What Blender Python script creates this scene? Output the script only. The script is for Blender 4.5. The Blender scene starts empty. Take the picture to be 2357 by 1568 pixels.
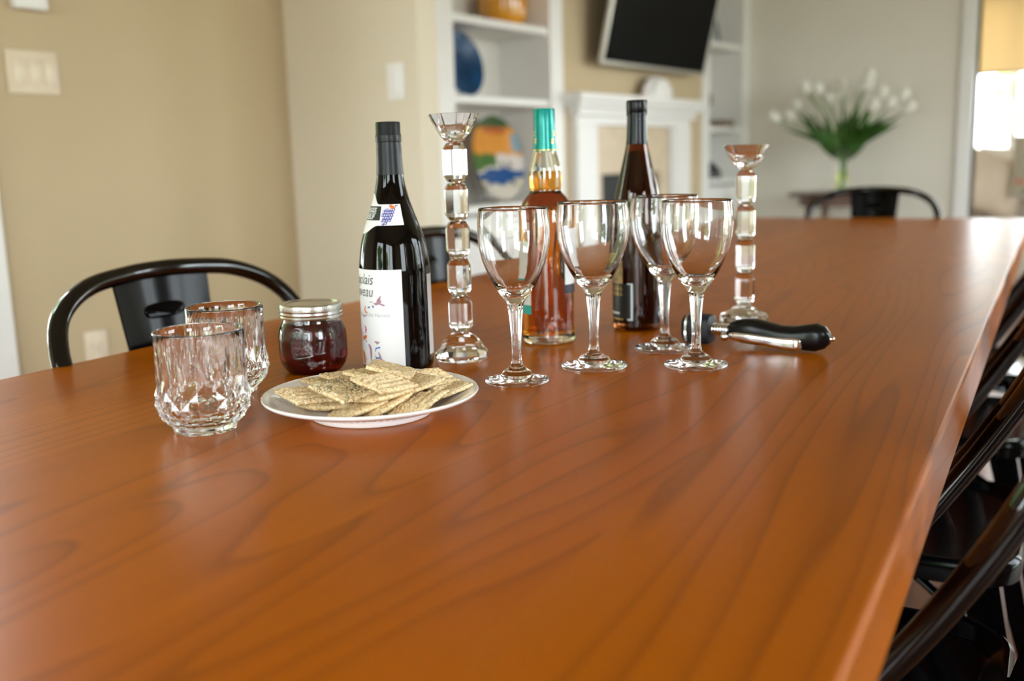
import bpy, bmesh, math, random
from mathutils import Vector, Matrix, Euler
random.seed(7)
sc = bpy.context.scene
COL = sc.collection
PI = math.pi
A = math.radians(7.2)          # the table stands 7.2 degrees off the room's axes
TZ = 0.75                      # table top height
R_ = math.radians

# ------------------------------------------------------------------ camera
CAM_R = ((0.81288, 0.08231, -0.57658), (0.58182, -0.15980, 0.79746), (-0.02650, -0.98371, -0.17779))
cam = bpy.data.cameras.new('camera')
cam_o = bpy.data.objects.new('camera', cam)
COL.objects.link(cam_o)
m = Matrix.Identity(4)
for i in range(3):
    m[i][0] = CAM_R[i][0]; m[i][1] = -CAM_R[i][1]; m[i][2] = -CAM_R[i][2]
m[2][3] = TZ + 0.238
cam_o.matrix_world = m
cam.sensor_width = 36.0
cam.lens = 2291.0 / 2357.0 * 36.0
cam.clip_start = 0.02
cam.clip_end = 200
cam.dof.use_dof = True
cam.dof.focus_distance = 1.02
cam.dof.aperture_fstop = 3.4
sc.camera = cam_o

# ------------------------------------------------------------------ sky, exposure
world = bpy.data.worlds.new('sky'); sc.world = world
world.use_nodes = True
bg = world.node_tree.nodes['Background']
bg.inputs[0].default_value = (0.88, 0.93, 1.0, 1)
bg.inputs[1].default_value = 6.0
vs = sc.view_settings
vs.view_transform = 'Standard'; vs.look = 'None'; vs.gamma = 1.0; vs.use_curve_mapping = False
vs.exposure = 1.7
cy = sc.cycles
cy.max_bounces = 20; cy.diffuse_bounces = 6; cy.glossy_bounces = 8
cy.transmission_bounces = 18; cy.transparent_max_bounces = 24
cy.sample_clamp_indirect = 12.0
cy.caustics_reflective = True; cy.caustics_refractive = True
cy.blur_glossy = 0.4
try: cy.use_denoising = True
except Exception: pass

def portal(name, loc, rot, sx, sy):
    l = bpy.data.lights.new(name, 'AREA'); l.shape = 'RECTANGLE'; l.size = sx; l.size_y = sy
    l.cycles.is_portal = True
    o = bpy.data.objects.new(name, l); COL.objects.link(o); o.location = loc; o.rotation_euler = rot
    return o

# ------------------------------------------------------------------ material helpers
MATS = {}
def nodes_of(name):
    mt = bpy.data.materials.new(name); mt.use_nodes = True
    nt = mt.node_tree
    b = nt.nodes['Principled BSDF']
    MATS[name] = mt
    return mt, nt, b
def add(nt, t, **kw):
    n = nt.nodes.new(t)
    for k, v in kw.items(): setattr(n, k, v)
    return n
def lk(nt, a, b): nt.links.new(a, b)
def rgba(c): return (c[0], c[1], c[2], 1.0)
def coords(nt, scale=(1, 1, 1), kind='Object'):
    tc = add(nt, 'ShaderNodeTexCoord'); mp = add(nt, 'ShaderNodeMapping')
    mp.inputs['Scale'].default_value = scale
    lk(nt, tc.outputs[kind], mp.inputs['Vector'])
    return mp.outputs[0]
def noise(nt, vec, scale, detail=3, rough=.5, dist=0):
    n = add(nt, 'ShaderNodeTexNoise'); n.inputs['Scale'].default_value = scale
    n.inputs['Detail'].default_value = detail; n.inputs['Roughness'].default_value = rough
    n.inputs['Distortion'].default_value = dist
    if vec is not None: lk(nt, vec, n.inputs['Vector'])
    return n
def ramp(nt, fac, stops, interp='LINEAR'):
    r = add(nt, 'ShaderNodeValToRGB'); r.color_ramp.interpolation = interp
    e = r.color_ramp.elements
    while len(e) < len(stops): e.new(0.5)
    for el, (p, c) in zip(e, stops):
        el.position = p; el.color = rgba(c) if not isinstance(c, (int, float)) else (c, c, c, 1)
    lk(nt, fac, r.inputs[0])
    return r.outputs[0]
def mixc(nt, fac, a, b, mode='MIX'):
    n = add(nt, 'ShaderNodeMix', data_type='RGBA', blend_type=mode)
    for s, v in ((n.inputs[0], fac), (n.inputs[6], a), (n.inputs[7], b)):
        if hasattr(v, 'links') or hasattr(v, 'is_linked'): lk(nt, v, s)
        elif isinstance(v, (int, float)): s.default_value = v
        else: s.default_value = rgba(v)
    return n.outputs[2]
def math_(nt, op, a, b=None, c=None):
    n = add(nt, 'ShaderNodeMath', operation=op)
    for i, v in enumerate((a, b, c)):
        if v is None: continue
        if isinstance(v, (int, float)): n.inputs[i].default_value = v
        else: lk(nt, v, n.inputs[i])
    return n.outputs[0]
def bump(nt, b, h, strength=.2, dist=.001):
    bn = add(nt, 'ShaderNodeBump'); bn.inputs['Strength'].default_value = strength
    bn.inputs['Distance'].default_value = dist
    lk(nt, h, bn.inputs['Height']); lk(nt, bn.outputs[0], b.inputs['Normal'])

def plain(name, col, rough=.5, metal=0.0, var=.08, scale=6.0, coat=0.0, spec=None, bumps=0.0, bscale=200, bdist=.0005):
    """a solid colour with slight procedural variation"""
    mt, nt, b = nodes_of(name)
    v = coords(nt)
    n = noise(nt, v, scale, 3)
    dark = tuple(c * (1 - var) for c in col); lite = tuple(min(1, c * (1 + var)) for c in col)
    lk(nt, ramp(nt, n.outputs[0], [(.3, dark), (.7, lite)]), b.inputs['Base Color'])
    b.inputs['Roughness'].default_value = rough; b.inputs['Metallic'].default_value = metal
    b.inputs['Coat Weight'].default_value = coat
    if spec is not None: b.inputs['Specular IOR Level'].default_value = spec
    if bumps:
        n2 = noise(nt, v, bscale, 2); bump(nt, b, n2.outputs[0], bumps, bdist)
    return mt
def glass(name, col=(1, 1, 1), rough=0.0, ior=1.5):
    mt, nt, b = nodes_of(name)
    b.inputs['Base Color'].default_value = rgba(col)
    b.inputs['Roughness'].default_value = rough
    b.inputs['Transmission Weight'].default_value = 1.0
    b.inputs['IOR'].default_value = ior
    return mt

# wall paint
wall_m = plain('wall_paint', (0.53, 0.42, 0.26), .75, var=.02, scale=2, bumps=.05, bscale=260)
wall2_m = plain('stub_wall_daylit_paint', (0.68, 0.61, 0.47), .75, var=.02, scale=2, bumps=.05, bscale=260)  # lit copy of the wall paint; daylight on the stub put into its colour
wall3_m = plain('back_wall_daylit_paint', (0.74, 0.70, 0.61), .75, var=.02, scale=2, bumps=.05, bscale=260)  # paler copy for the back wall, its cool daylight put into the colour
white_m = plain('white_woodwork', (0.80, 0.79, 0.76), .35, var=.015)
ceil_m = plain('ceiling_paint', (0.50, 0.44, 0.32), .8, var=.02)
niche_m = plain('bookcase_back_paint', (0.66, 0.63, 0.57), .6, var=.02)
plate_m = plain('switch_plastic', (0.72, 0.61, 0.45), .35, var=.01)
black_m = plain('black_enamel', (0.0010, 0.0010, 0.0013), .12, var=.3, spec=.11)
tube_m = plain('black_enamel_tube', (0.0010, 0.0010, 0.0013), .09, var=.3, spec=.5)
blackpl_m = plain('black_plastic', (0.003, 0.003, 0.0036), .26, var=.2, spec=.28)
rubber_m = plain('soft_black_plastic', (0.014, 0.015, 0.018), .5, var=.1, spec=.4)
chrome_m = plain('chrome', (0.85, 0.85, 0.86), .08, 1.0, var=.02)
steel_m = plain('brushed_lid_metal', (0.72, 0.72, 0.70), .26, 1.0, var=.05, scale=80)
glass_m = glass('clear_glass', (1, 1, 1), 0, 1.5)
crystal_m = glass('crystal', (1, 1, 1), 0, 1.56)
porcelain_m = plain('porcelain', (0.88, 0.85, 0.83), .10, var=.01, coat=.4)
paper_m = plain('label_paper', (0.80, 0.80, 0.80), .55, var=.01)

def pane_material():
    mt = bpy.data.materials.new('window_glass'); mt.use_nodes = True
    nt = mt.node_tree
    for n in list(nt.nodes): nt.nodes.remove(n)
    out = add(nt, 'ShaderNodeOutputMaterial'); mx = add(nt, 'ShaderNodeMixShader')
    tr = add(nt, 'ShaderNodeBsdfTransparent'); gl = add(nt, 'ShaderNodeBsdfGlossy')
    gl.inputs['Roughness'].default_value = 0.02
    tr.inputs[0].default_value = (0.96, 0.98, 0.97, 1)
    mx.inputs[0].default_value = 0.06
    lk(nt, tr.outputs[0], mx.inputs[1]); lk(nt, gl.outputs[0], mx.inputs[2]); lk(nt, mx.outputs[0], out.inputs[0])
    return mt
pane_m = pane_material()

def wood(name, base, dark, light, rough=.25, coat=.0, freq=11.0, gain=1.0, fine=.35, xs=3.2, ys=.42, spec=.5):
    """long grain along local Y; contour lines of stretched noise give the cathedral figure"""
    mt, nt, b = nodes_of(name)
    tc = add(nt, 'ShaderNodeTexCoord'); oi = add(nt, 'ShaderNodeObjectInfo')
    mp = add(nt, 'ShaderNodeMapping'); mp.inputs['Scale'].default_value = (xs, ys, xs)
    lk(nt, tc.outputs['Object'], mp.inputs[0])
    w = math_(nt, 'MULTIPLY', oi.outputs['Random'], 37.0)
    n = add(nt, 'ShaderNodeTexNoise', noise_dimensions='4D')
    n.inputs['Scale'].default_value = 1.0; n.inputs['Detail'].default_value = 2.5; n.inputs['Roughness'].default_value = .42
    n.inputs['Distortion'].default_value = .25
    lk(nt, mp.outputs[0], n.inputs['Vector']); lk(nt, w, n.inputs['W'])
    rings = math_(nt, 'FRACT', math_(nt, 'MULTIPLY', n.outputs[0], freq))
    line = ramp(nt, rings, [(0, .0), (.08, 1.0), (.20, .40), (.50, .08), (1, .0)])
    # broad tone
    n2 = add(nt, 'ShaderNodeTexNoise', noise_dimensions='4D'); n2.inputs['Scale'].default_value = .9
    n2.inputs['Detail'].default_value = 2
    lk(nt, mp.outputs[0], n2.inputs['Vector']); lk(nt, math_(nt, 'ADD', w, 9.0), n2.inputs['W'])
    # fine pores
    mp3 = add(nt, 'ShaderNodeMapping'); mp3.inputs['Scale'].default_value = (230, 5, 230)
    lk(nt, tc.outputs['Object'], mp3.inputs[0])
    n3 = noise(nt, mp3.outputs[0], 1.0, 3, .6)
    tone = mixc(nt, ramp(nt, n2.outputs[0], [(.32, 0.0), (.68, 1.0)]), dark, light)
    tone = mixc(nt, .5, tone, base)
    dk = tuple(c * .45 for c in dark)
    col = mixc(nt, math_(nt, 'MULTIPLY', line, .42 * gain), tone, dk)
    pores = ramp(nt, n3.outputs[0], [(.42, 1.0), (.60, 0.0)])
    col = mixc(nt, math_(nt, 'MULTIPLY', pores, .12 * fine), col, dk)
    # board to board tone
    tint = math_(nt, 'MULTIPLY_ADD', oi.outputs['Random'], .16, .92)
    hs = add(nt, 'ShaderNodeHueSaturation'); lk(nt, tint, hs.inputs['Value']); lk(nt, col, hs.inputs['Color'])
    lk(nt, hs.outputs[0], b.inputs['Base Color'])
    b.inputs['Roughness'].default_value = rough
    b.inputs['Coat Weight'].default_value = coat; b.inputs['Coat Roughness'].default_value = .18
    b.inputs['Specular IOR Level'].default_value = spec
    return mt
table_m = wood('cherry_wood', (0.44, 0.112, 0.0011), (0.31, 0.071, 0.0008), (0.54, 0.150, 0.0015), rough=.28, freq=50, gain=1.1, xs=3.4, ys=.30, spec=.12)
floor_m = wood('floor_oak', (0.15, 0.050, 0.014), (0.09, 0.028, 0.008), (0.20, 0.072, 0.022), rough=.3, freq=8)
walnut_m = wood('walnut', (0.10, 0.04, 0.02), (0.06, 0.022, 0.01), (0.14, 0.06, 0.03), rough=.3)

# ------------------------------------------------------------------ mesh helpers
def mesh(name, verts, faces, mat=None, smooth=None):
    me = bpy.data.meshes.new(name)
    me.from_pydata([tuple(v) for v in verts], [], [tuple(f) for f in faces])
    if smooth is not None:
        for p in me.polygons: p.use_smooth = True
        if smooth < 179: me.set_sharp_from_angle(angle=math.radians(smooth))
    if mat: me.materials.append(mat)
    me.update()
    return me
def link(name, me, parent=None, loc=None):
    o = bpy.data.objects.new(name, me); COL.objects.link(o)
    if parent is not None: o.parent = parent
    if loc is not None: o.location = loc
    return o
def obj(name, vf, mat, parent=None, smooth=None, loc=None):
    return link(name, mesh(name, vf[0], vf[1], mat, smooth), parent, loc)
def thing(name, label, cat, loc=(0, 0, 0), rz=0.0, group=None):
    o = bpy.data.objects.new(name, None); COL.objects.link(o); o.empty_display_size = .05
    o.location = loc; o.rotation_euler = (0, 0, rz)
    return tag(o, label, cat, group)
def tag(o, label, cat, group=None):
    o['label'] = label; o['category'] = cat
    if group: o['group'] = group
    return o
def struct(o):
    o['kind'] = 'structure'; return o
def copy_tree(o, parent=None):
    c = o.copy(); COL.objects.link(c); c.parent = parent
    for ch in o.children: copy_tree(ch, c)
    return c
def T(x, y, z=0.0):
    """table frame to room frame"""
    return Vector((x * math.cos(A) - y * math.sin(A), x * math.sin(A) + y * math.cos(A), TZ + z))

def join(*parts):
    V, F = [], []
    for v, f in parts:
        n = len(V); V += [tuple(p) for p in v]; F += [tuple(i + n for i in q) for q in f]
    return V, F
def box(x0, x1, y0, y1, z0, z1):
    v = [(x0, y0, z0), (x1, y0, z0), (x1, y1, z0), (x0, y1, z0), (x0, y0, z1), (x1, y0, z1), (x1, y1, z1), (x0, y1, z1)]
    return v, [(0, 3, 2, 1), (4, 5, 6, 7), (0, 1, 5, 4), (1, 2, 6, 5), (2, 3, 7, 6), (3, 0, 4, 7)]
def bevbox(x0, x1, y0, y1, z0, z1, b=.004, seg=2):
    bm = bmesh.new(); v, f = box(x0, x1, y0, y1, z0, z1)
    vs_ = [bm.verts.new(p) for p in v]
    for q in f: bm.faces.new([vs_[i] for i in q])
    bmesh.ops.bevel(bm, geom=bm.edges[:], offset=b, segments=seg, affect='EDGES', profile=.5)
    bm.verts.index_update()
    out = [tuple(v.co) for v in bm.verts], [tuple(v.index for v in f.verts) for f in bm.faces]
    bm.free(); return out
def lathe(prof, n=48, a0=0.0):
    """prof (r,z) list; r=0 becomes a pole"""
    V, F, rows = [], [], []
    for r, z in prof:
        if r < 1e-7: rows.append([len(V)]); V.append((0, 0, z))
        else:
            rows.append(list(range(len(V), len(V) + n)))
            V += [(r * math.cos(a0 + 2 * PI * k / n), r * math.sin(a0 + 2 * PI * k / n), z) for k in range(n)]
    for a, b in zip(rows, rows[1:]):
        for k in range(n):
            k2 = (k + 1) % n
            if len(a) == 1 and len(b) == 1: continue
            if len(a) == 1: F.append((a[0], b[k2], b[k]))
            elif len(b) == 1: F.append((a[k], a[k2], b[0]))
            else: F.append((a[k], a[k2], b[k2], b[k]))
    return V, F
def hermite(pts, per=6):
    """monotone smooth curve r(z) through (z,r) points -> list of (r,z)"""
    n = len(pts); d = [(pts[i + 1][1] - pts[i][1]) / (pts[i + 1][0] - pts[i][0]) for i in range(n - 1)]
    t = [d[0]] + [0 if d[i - 1] * d[i] <= 0 else 2 * d[i - 1] * d[i] / (d[i - 1] + d[i]) for i in range(1, n - 1)] + [d[-1]]
    out = []
    for i in range(n - 1):
        h = pts[i + 1][0] - pts[i][0]
        for k in range(per):
            s = k / per
            r = (2 * s**3 - 3 * s**2 + 1) * pts[i][1] + (s**3 - 2 * s**2 + s) * h * t[i] + (-2 * s**3 + 3 * s**2) * pts[i + 1][1] + (s**3 - s**2) * h * t[i + 1]
            out.append((r, pts[i][0] + s * h))
    out.append((pts[-1][1], pts[-1][0]))
    return out
def rfun(prof):
    def f(z):
        if z <= prof[0][1]: return prof[0][0]
        for (r0, z0), (r1, z1) in zip(prof, prof[1:]):
            if z <= z1: return r0 + (r1 - r0) * (z - z0) / max(1e-9, z1 - z0)
        return prof[-1][0]
    return f
def spline(pts, per=8):
    """Catmull-Rom through 3D points"""
    P = [Vector(p) for p in pts]; P = [P[0] * 2 - P[1]] + P + [P[-1] * 2 - P[-2]]
    out = []
    for i in range(1, len(P) - 2):
        for k in range(per):
            s = k / per
            out.append(.5 * ((2 * P[i]) + (P[i + 1] - P[i - 1]) * s + (2 * P[i - 1] - 5 * P[i] + 4 * P[i + 1] - P[i + 2]) * s * s + (3 * P[i] - P[i - 1] - 3 * P[i + 1] + P[i + 2]) * s**3))
    out.append(P[-2].copy())
    return out
def tube(path, r, n=10, cap=True, flat=1.0):
    """r: radius or function of s in 0..1"""
    P = [Vector(p) for p in path]; V, F = [], []
    up = Vector((0, 0, 1)); prev = None
    for i, p in enumerate(P):
        d = (P[min(i + 1, len(P) - 1)] - P[max(i - 1, 0)]).normalized()
        if prev is None:
            a = d.cross(up)
            if a.length < 1e-3: a = d.cross(Vector((1, 0, 0)))
            a.normalize()
        else:
            a = prev - d * prev.dot(d); a.normalize()
        prev = a; b = d.cross(a)
        rr = r(i / (len(P) - 1)) if callable(r) else r
        V += [p + a * (rr * math.cos(2 * PI * k / n)) + b * (rr * flat * math.sin(2 * PI * k / n)) for k in range(n)]
    for i in range(len(P) - 1):
        for k in range(n):
            k2 = (k + 1) % n
            F.append((i * n + k, i * n + k2, (i + 1) * n + k2, (i + 1) * n + k))
    if cap:
        F.append(tuple(reversed(range(n)))); F.append(tuple(range((len(P) - 1) * n, len(P) * n)))
    return V, F
def prism(poly, z0, z1, axis='z'):
    """poly of 2D points extruded; axis z:(x,y)->xyz, x: (y,z) along x, y: (x,z) along y"""
    n = len(poly)
    def P(a, b, t): return {'z': (a, b, t), 'x': (t, a, b), 'y': (a, t, b)}[axis]
    V = [P(a, b, z0) for a, b in poly] + [P(a, b, z1) for a, b in poly]
    F = [tuple(reversed(range(n))), tuple(range(n, 2 * n))] + [(i, (i + 1) % n, n + (i + 1) % n, n + i) for i in range(n)]
    if axis == 'y': F = [tuple(reversed(f)) for f in F]
    return V, F
def patch(t0, t1, zlo, zhi, rf, off, nt=24, nz=8):
    """label patch wrapped on a body of revolution; angles in radians; zlo/zhi numbers or functions of angle"""
    V, F = [], []
    for i in range(nt + 1):
        t = t0 + (t1 - t0) * i / nt
        a = zlo(t) if callable(zlo) else zlo; b = zhi(t) if callable(zhi) else zhi
        for k in range(nz + 1):
            z = a + (b - a) * k / nz; r = rf(z) + off
            V.append((r * math.cos(t), r * math.sin(t), z))
    w = nz + 1
    for i in range(nt):
        for k in range(nz): F.append((i * w + k, (i + 1) * w + k, (i + 1) * w + k + 1, i * w + k + 1))
    return V, F
def wrap_poly(poly, t_mid, rf, off):
    """poly [(deg, mm)] fan wrapped on the bottle"""
    V = []
    for d, zm in poly:
        t = t_mid + math.radians(d); z = zm / 1000; r = rf(z) + off
        V.append((r * math.cos(t), r * math.sin(t), z))
    return V, [tuple(range(len(V)))]
_txt = {}
def text2d(s, size, shear=0.0, extrude=0.0, align='CENTER', bold=0.0):
    cu = bpy.data.curves.new('lettering', 'FONT'); cu.body = s; cu.size = size; cu.shear = shear
    cu.align_x = align; cu.extrude = extrude; cu.offset = bold; cu.resolution_u = 3
    o = bpy.data.objects.new('lettering', cu); COL.objects.link(o)
    dg = bpy.context.evaluated_depsgraph_get(); dg.update()
    me = bpy.data.meshes.new_from_object(o.evaluated_get(dg))
    V = [tuple(v.co) for v in me.vertices]; F = [tuple(p.vertices) for p in me.polygons]
    bpy.data.objects.remove(o); bpy.data.curves.remove(cu); bpy.data.meshes.remove(me)
    return V, F
def wrap_text(vf, t_mid, z0, rf, off, sx=1.0):
    V = []
    for x, y, z in vf[0]:
        zz = z0 + y; r = rf(zz); t = t_mid + x * sx / r
        V.append(((r + off + z) * math.cos(t), (r + off + z) * math.sin(t), zz))
    return V, vf[1]

# ==================================================================== ROOM
CEIL = 2.5
XL, XR, YR, YB = -2.55, 2.3, -2.2, 6.74
XF = -2.80                                     # fireplace wall face
def s_box(name, b, mat, parent=None):
    return struct(obj(name, box(*b), mat, parent)) if parent is None else obj(name, box(*b), mat, parent)

floor = s_box('floor', (-3.3, XR + .1, YR - .1, 9.4, -.10, -.018), floor_m)
pw = .135
plank = mesh('plank', *bevbox(-pw / 2 + .0006, pw / 2 - .0006, -.95, .95, -.018, 0, .0015, 1), floor_m)
x = -3.1; row = 0
while x < XR:
    y = YR - .3 - (row * .71) % 1.9
    while y < YB + .4:
        if not (y + 1.9 < YR or y > YB):
            link('plank', plank, floor, (x + pw / 2, y + .95, 0))
        y += 1.902
    x += pw; row += 1
s_box('ceiling', (-3.3, XR + .1, YR - .1, 9.4, CEIL, CEIL + .1), ceil_m)

def wall_with_openings(name, along, c0, c1, a0, a1, openings, mat):
    """wall slab; along 'x' or 'y'; c0..c1 thickness range on the other axis; openings (a,b,z0,z1)"""
    parts = []; cur = a0
    def slab(p, q, z0, z1):
        if q - p < 1e-4 or z1 - z0 < 1e-4: return
        parts.append(box(p, q, c0, c1, z0, z1) if along == 'x' else box(c0, c1, p, q, z0, z1))
    for (p, q, z0, z1) in sorted(openings):
        slab(cur, p, 0, CEIL); slab(p, q, 0, z0); slab(p, q, z1, CEIL); cur = q
    slab(cur, a1, 0, CEIL)
    return struct(obj(name, join(*parts), mat))
# dining side of the left wall has a glazed door just outside the frame
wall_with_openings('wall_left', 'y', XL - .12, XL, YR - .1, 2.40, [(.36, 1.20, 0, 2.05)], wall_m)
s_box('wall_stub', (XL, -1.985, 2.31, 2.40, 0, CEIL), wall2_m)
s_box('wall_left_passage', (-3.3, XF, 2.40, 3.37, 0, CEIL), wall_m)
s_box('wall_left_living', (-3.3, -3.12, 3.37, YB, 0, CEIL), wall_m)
# chimney breast with a real firebox opening
struct(obj('wall_fireplace', join(box(-3.12, XF, 4.36, 4.70, 0, CEIL), box(-3.12, XF, 5.38, 6.0, 0, CEIL),
                                  box(-3.12, XF, 4.70, 5.38, .90, CEIL)), wall_m))
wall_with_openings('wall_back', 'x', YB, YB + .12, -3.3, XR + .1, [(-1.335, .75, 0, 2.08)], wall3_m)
wall_with_openings('wall_right', 'y', XR, XR + .12, YR - .1, 9.4, [(-.6, .3, .8, 2.15), (2.4, 4.45, .08, 2.35), (5.45, 6.68, .05, 2.3)], wall_m)
wall_with_openings('wall_rear', 'x', YR - .12, YR, XL - .12, XR + .1, [(-1.8, -.5, .4, 2.2), (.1, 1.6, .4, 2.2)], wall_m)
# sunroom beyond the doorway
wall_with_openings('wall_sunroom', 'x', 9.2, 9.32, -3.3, XR + .1, [(-2.7, -.35, .62, 2.25), (-.1, 2.0, .62, 2.25)], white_m)
wall_with_openings('wall_sunroom_left', 'y', -3.3, -3.18, YB + .12, 9.2, [], white_m)

# baseboards
struct(obj('baseboard_left', join(box(XL, XL + .015, YR, .28, 0, .11), box(XL, XL + .015, 1.31, 2.31, 0, .11)), white_m))
s_box('baseboard_stub', (XL, -1.985, 2.295, 2.31, 0, .11), white_m)
struct(obj('baseboard_back', join(box(-2.70, -1.42, YB - .015, YB, 0, .11), box(.84, XR, YB - .015, YB, 0, .11)), white_m))
s_box('baseboard_right', (XR - .015, XR, YR, YB, 0, .11), white_m)
# door casings
def casing(name, parts):
    return struct(obj(name, join(*parts), white_m))
casing('trim_1', [bevbox(XL, XL + .02, 1.20, 1.31, 0, 2.16), bevbox(XL, XL + .02, .25, .36, 0, 2.16), bevbox(XL, XL + .02, .36, 1.20, 2.05, 2.16)])
casing('trim_2', [bevbox(-1.42, -1.335, YB - .022, YB, 0, 2.16), bevbox(.75, .835, YB - .022, YB, 0, 2.16), bevbox(-1.335, .75, YB - .022, YB, 2.08, 2.16),
                  box(-1.345, -1.335, YB, YB + .12, 0, 2.08), box(.75, .76, YB, YB + .12, 0, 2.08)])

def window(name, along, c, a0, a1, z0, z1, panes=2, rows=1, inward=1):
    """frame + panes at plane c of an opening"""
    root = struct(thing(name, '', ''))
    del root['label']; del root['category']
    def bx_(p, q, u, v, d=.035):
        return box(p, q, c - d, c + d, u, v) if along == 'x' else box(c - d, c + d, p, q, u, v)
    w = .05
    fr = [bx_(a0, a1, z0, z0 + w), bx_(a0, a1, z1 - w, z1), bx_(a0, a0 + w, z0 + w, z1 - w), bx_(a1 - w, a1, z0 + w, z1 - w)]
    obj('window_frame', join(*fr), white_m, root)
    pwid = (a1 - a0) / panes; ph = (z1 - z0) / rows
    for i in range(1, panes):
        obj('mullion', bx_(a0 + i * pwid - .03, a0 + i * pwid + .03, z0 + w, z1 - w), white_m, root)
    for j in range(1, rows):
        obj('muntin', bx_(a0 + w, a1 - w, z0 + j * ph - .02, z0 + j * ph + .02, .02), white_m, root)
    for i in range(panes):
        for j in range(rows):
            obj('pane', bx_(a0 + i * pwid + .03, a0 + (i + 1) * pwid - .03, z0 + j * ph + .02, z0 + (j + 1) * ph - .02, .004), pane_m, root)
    return root
window('window_1', 'x', YR - .06, -1.8, -.5, .4, 2.2, 2)
window('window_2', 'x', YR - .06, .1, 1.6, .4, 2.2, 2)
window('added_window_3', 'y', XR + .06, 5.45, 6.68, .05, 2.3, 2)  # added unseen opening, placed to light the fireplace and tulip wall
window('window_6', 'y', XR + .06, -.6, .3, .8, 2.15, 1)
window('added_window_7', 'y', XR + .06, 2.4, 4.45, .08, 2.35, 3)  # added unseen opening that brightens the back wall and fireplace
window('window_4', 'x', 9.26, -2.7, -.35, .62, 2.25, 2)
window('window_5', 'x', 9.26, -.1, 2.0, .62, 2.25, 2)
# glazed door
d = struct(thing('door_1', '', '')); del d['label']; del d['category']
obj('door_frame', join(box(XL - .09, XL - .05, .36, .46, .01, 2.05), box(XL - .09, XL - .05, 1.10, 1.20, .01, 2.05),
                       box(XL - .09, XL - .05, .46, 1.10, .01, .22), box(XL - .09, XL - .05, .46, 1.10, 1.93, 2.05)), white_m, d)
obj('pane', box(XL - .073, XL - .067, .46, 1.10, .22, 1.93), pane_m, d)
obj('door_handle', join(tube([(XL - .05, .42, 1.0), (XL + .0, .42, 1.0), (XL + .005, .52, 1.0)], .009, 8)), chrome_m, d, 40)

portal('window_portal', (-1.15, YR - .13, 1.3), (R_(90), 0, 0), 1.3, 1.8)
portal('window_portal', (.85, YR - .13, 1.3), (R_(90), 0, 0), 1.5, 1.8)
portal('window_portal', (XR + .13, 6.065, 1.175), (R_(90), 0, R_(90)), 1.2, 2.2)
portal('window_portal', (XR + .13, -.15, 1.475), (R_(90), 0, R_(90)), .9, 1.3)
portal('window_portal', (XR + .13, 3.425, 1.215), (R_(90), 0, R_(90)), 2.0, 2.2)
portal('window_portal', (XL - .13, .78, 1.05), (R_(90), 0, R_(-90)), .8, 1.9)
portal('window_portal', (-1.525, 9.33, 1.43), (R_(-90), 0, 0), 2.3, 1.6)
portal('window_portal', (.95, 9.33, 1.43), (R_(-90), 0, 0), 2.1, 1.6)

# outdoors
lawn_m = plain('dry_lawn', (0.26, 0.25, 0.17), .9, var=.3, scale=3)
struct(obj('ground', box(-40, 40, -40, 45, -.5, -.12), lawn_m))
leaf_m = plain('tree_leaves', (0.14, 0.26, 0.05), .6, var=.5, scale=5)
bark_m = plain('bark', (0.09, 0.06, 0.04), .9, var=.3)
def tree(loc, h, r, label):
    t = thing('garden_tree', label, 'tree', loc)
    obj('trunk', tube([(0, 0, 0), (.05, .02, h * .35), (0, .05, h * .7)], lambda s: .12 - .06 * s, 8), bark_m, t, 60)
    rnd = random.Random(int(h * 100 + loc[0] * 7)); bm = bmesh.new()
    for k in range(26):
        a = rnd.uniform(0, 2 * PI); q = r * math.sqrt(rnd.random()) * .8
        c = Vector((q * math.cos(a), q * math.sin(a), h * rnd.uniform(.35, .95)))
        res = bmesh.ops.create_icosphere(bm, subdivisions=2, radius=r * rnd.uniform(.22, .42))
        for v in res['verts']:
            v.co *= rnd.uniform(.75, 1.2); v.co += c
    vf = [tuple(v.co) for v in bm.verts], [tuple(v.index for v in f.verts) for f in (bm.verts.index_update(), bm.faces)[1]]
    bm.free(); obj('foliage', vf, leaf_m, t)
tree((-1.6, -9.0, -.12), 3.6, 1.7, 'green garden tree outside the dining room rear window')
tree((1.9, -9.5, -.12), 3.0, 1.6, 'low bushy tree outside the second rear window')
tree((-7.5, .6, -.12), 4.5, 1.9, 'leafy tree seen through the glazed side door')
tree((-2.98, 17.6, -.12), 2.3, .5, 'green tree outside the sunroom window under the blind')
tree((9.0, 5.2, -.12), 3.0, 1.5, 'garden tree outside the added living room side window')

struct(obj('garden_wall', bevbox(-9, 6, 15.6, 15.8, -.12, 1.66, .02), white_m))
# ==================================================================== WALL FITTINGS
sw = thing('light_switch_plate', 'cream three-gang rocker light switch plate on the wall near the door casing', 'switch', (XL, 1.442, 1.245))
obj('plate', bevbox(0, .006, -.07, .07, -.055, .055, .003), plate_m, sw, 40)
for k in (-1, 0, 1):
    r = obj('rocker', bevbox(.006, .010, k * .043 - .0155, k * .043 + .0155, -.033, .033, .002), plate_m, sw, 40)
sw = thing('light_switch', 'white single rocker light switch on the stub wall beside the bookcase', 'switch', (-2.073, 2.31, 1.232))
obj('plate', bevbox(-.033, .033, -.006, 0, -.054, .054, .003), white_m, sw, 40)
obj('rocker', bevbox(-.015, .015, -.011, -.006, -.032, .032, .002), white_m, sw, 40)
ot = thing('wall_outlet', 'cream wall outlet low on the wall behind the metal chair', 'outlet', (XL, 1.54, .495))
obj('plate', bevbox(0, .006, -.035, .035, -.057, .057, .003), plate_m, ot, 40)
for k in (-1, 1): obj('socket', bevbox(.006, .009, -.016, .016, k * .02 - .013, k * .02 + .013, .002), plate_m, ot, 40)
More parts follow.
